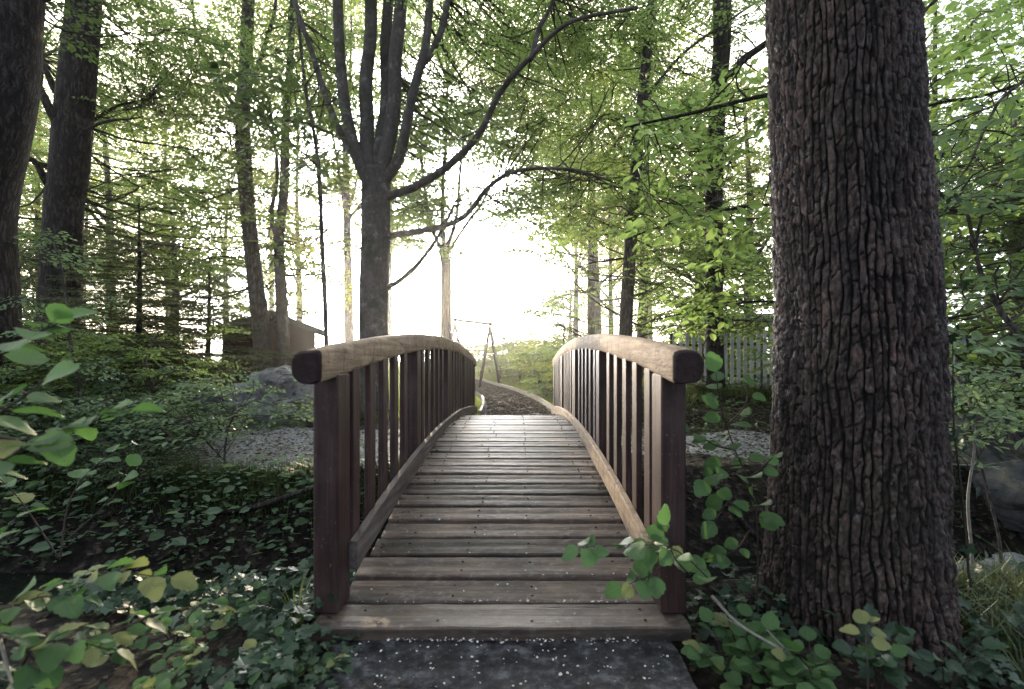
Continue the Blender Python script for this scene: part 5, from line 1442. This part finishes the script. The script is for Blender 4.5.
# thin scattering volume added to mimic lens bloom and haze around the sun
mb = MB(); box(mb, -60, 60, 4.2, 60, -2, 22)
haze_volume = bpy.data.materials.new('bloom_haze'); haze_volume.use_nodes = True; mt_ = haze_volume.node_tree; mt_.nodes.clear()
mo = mt_.nodes.new('ShaderNodeOutputMaterial'); vs = mt_.nodes.new('ShaderNodeVolumeScatter'); vs.inputs['Density'].default_value = .0023; vs.inputs['Anisotropy'].default_value = .86; vs.inputs['Color'].default_value = (1, .95, .86, 1)
mt_.links.new(vs.outputs[0], mo.inputs['Volume'])
tag(mb.build('haze_volume', haze_volume), kind='structure')

# ------------------------------------------------------------------ light, world, camera
sun = bpy.data.lights.new('sun', 'SUN'); sun.energy = 5.0; sun.angle = R(.6); sun.color = (1, .76, .48)
so = bpy.data.objects.new('sun', sun); C.objects.link(so)
so.rotation_euler = Vector(SD).to_track_quat('Z', 'Y').to_euler(); so.location = (-8, 30, 12)

w = bpy.data.worlds.new('World'); scene.world = w; w.use_nodes = True
nt = w.node_tree; nt.nodes.clear()
out = nt.nodes.new('ShaderNodeOutputWorld'); bg = nt.nodes.new('ShaderNodeBackground'); bg2 = nt.nodes.new('ShaderNodeBackground'); ad = nt.nodes.new('ShaderNodeAddShader')
sky = nt.nodes.new('ShaderNodeTexSky'); sky.sky_type = 'NISHITA'; sky.sun_disc = False; sky.sun_elevation = SUN_EL; sky.sun_rotation = SUN_AZ
sky.air_density = 1.0; sky.dust_density = 2.0; sky.ozone_density = 1.5
hs = nt.nodes.new('ShaderNodeHueSaturation'); hs.inputs['Saturation'].default_value = .55
nt.links.new(sky.outputs[0], hs.inputs['Color']); nt.links.new(hs.outputs[0], bg.inputs['Color']); bg.inputs['Strength'].default_value = .15
# bright morning haze around the sun
tc = nt.nodes.new('ShaderNodeTexCoord'); dp = nt.nodes.new('ShaderNodeVectorMath'); dp.operation = 'DOT_PRODUCT'
nrmz = nt.nodes.new('ShaderNodeVectorMath'); nrmz.operation = 'NORMALIZE'
nt.links.new(tc.outputs['Generated'], nrmz.inputs[0]); nt.links.new(nrmz.outputs[0], dp.inputs[0]); dp.inputs[1].default_value = tuple(SD)
rp = nt.nodes.new('ShaderNodeValToRGB'); cr = rp.color_ramp
mr = nt.nodes.new('ShaderNodeMapRange'); mr.inputs[1].default_value = -1; mr.inputs[2].default_value = 1
nt.links.new(dp.outputs['Value'], mr.inputs[0]); nt.links.new(mr.outputs[0], rp.inputs[0])
for e, (p_, c_) in zip([cr.elements[0], cr.elements[1], cr.elements.new(.5), cr.elements.new(.85), cr.elements.new(.97)],
                       [(0, (.0036, .0043, .0056)), (1, (1, .74, .40)), (.5, (.0165, .0185, .0215)), (.82, (.044, .047, .047)), (.965, (.105, .092, .068))]):
    e.position = p_; e.color = (*c_, 1)
nt.links.new(rp.outputs[0], bg2.inputs['Color']); bg2.inputs['Strength'].default_value = 56.0
nt.links.new(bg.outputs[0], ad.inputs[0]); nt.links.new(bg2.outputs[0], ad.inputs[1]); nt.links.new(ad.outputs[0], out.inputs['Surface'])

cam = bpy.data.cameras.new('camera'); co = bpy.data.objects.new('camera', cam); C.objects.link(co); scene.camera = co
co.location = (0, 0, EYE); co.rotation_euler = (R(90), 0, 0)
cam.sensor_width = 36; cam.lens = F / 1024 * 36; cam.shift_x = -7 / 1024; cam.shift_y = 17.5 / 1024
cam.clip_end = 2000; cam.clip_start = .02
cam.dof.use_dof = True; cam.dof.focus_distance = 4.0; cam.dof.aperture_fstop = 2.4
scene.view_settings.view_transform = 'Standard'; scene.view_settings.look = 'None'; scene.view_settings.exposure = 0
scene.cycles.max_bounces = 6; scene.cycles.diffuse_bounces = 4; scene.cycles.transmission_bounces = 4
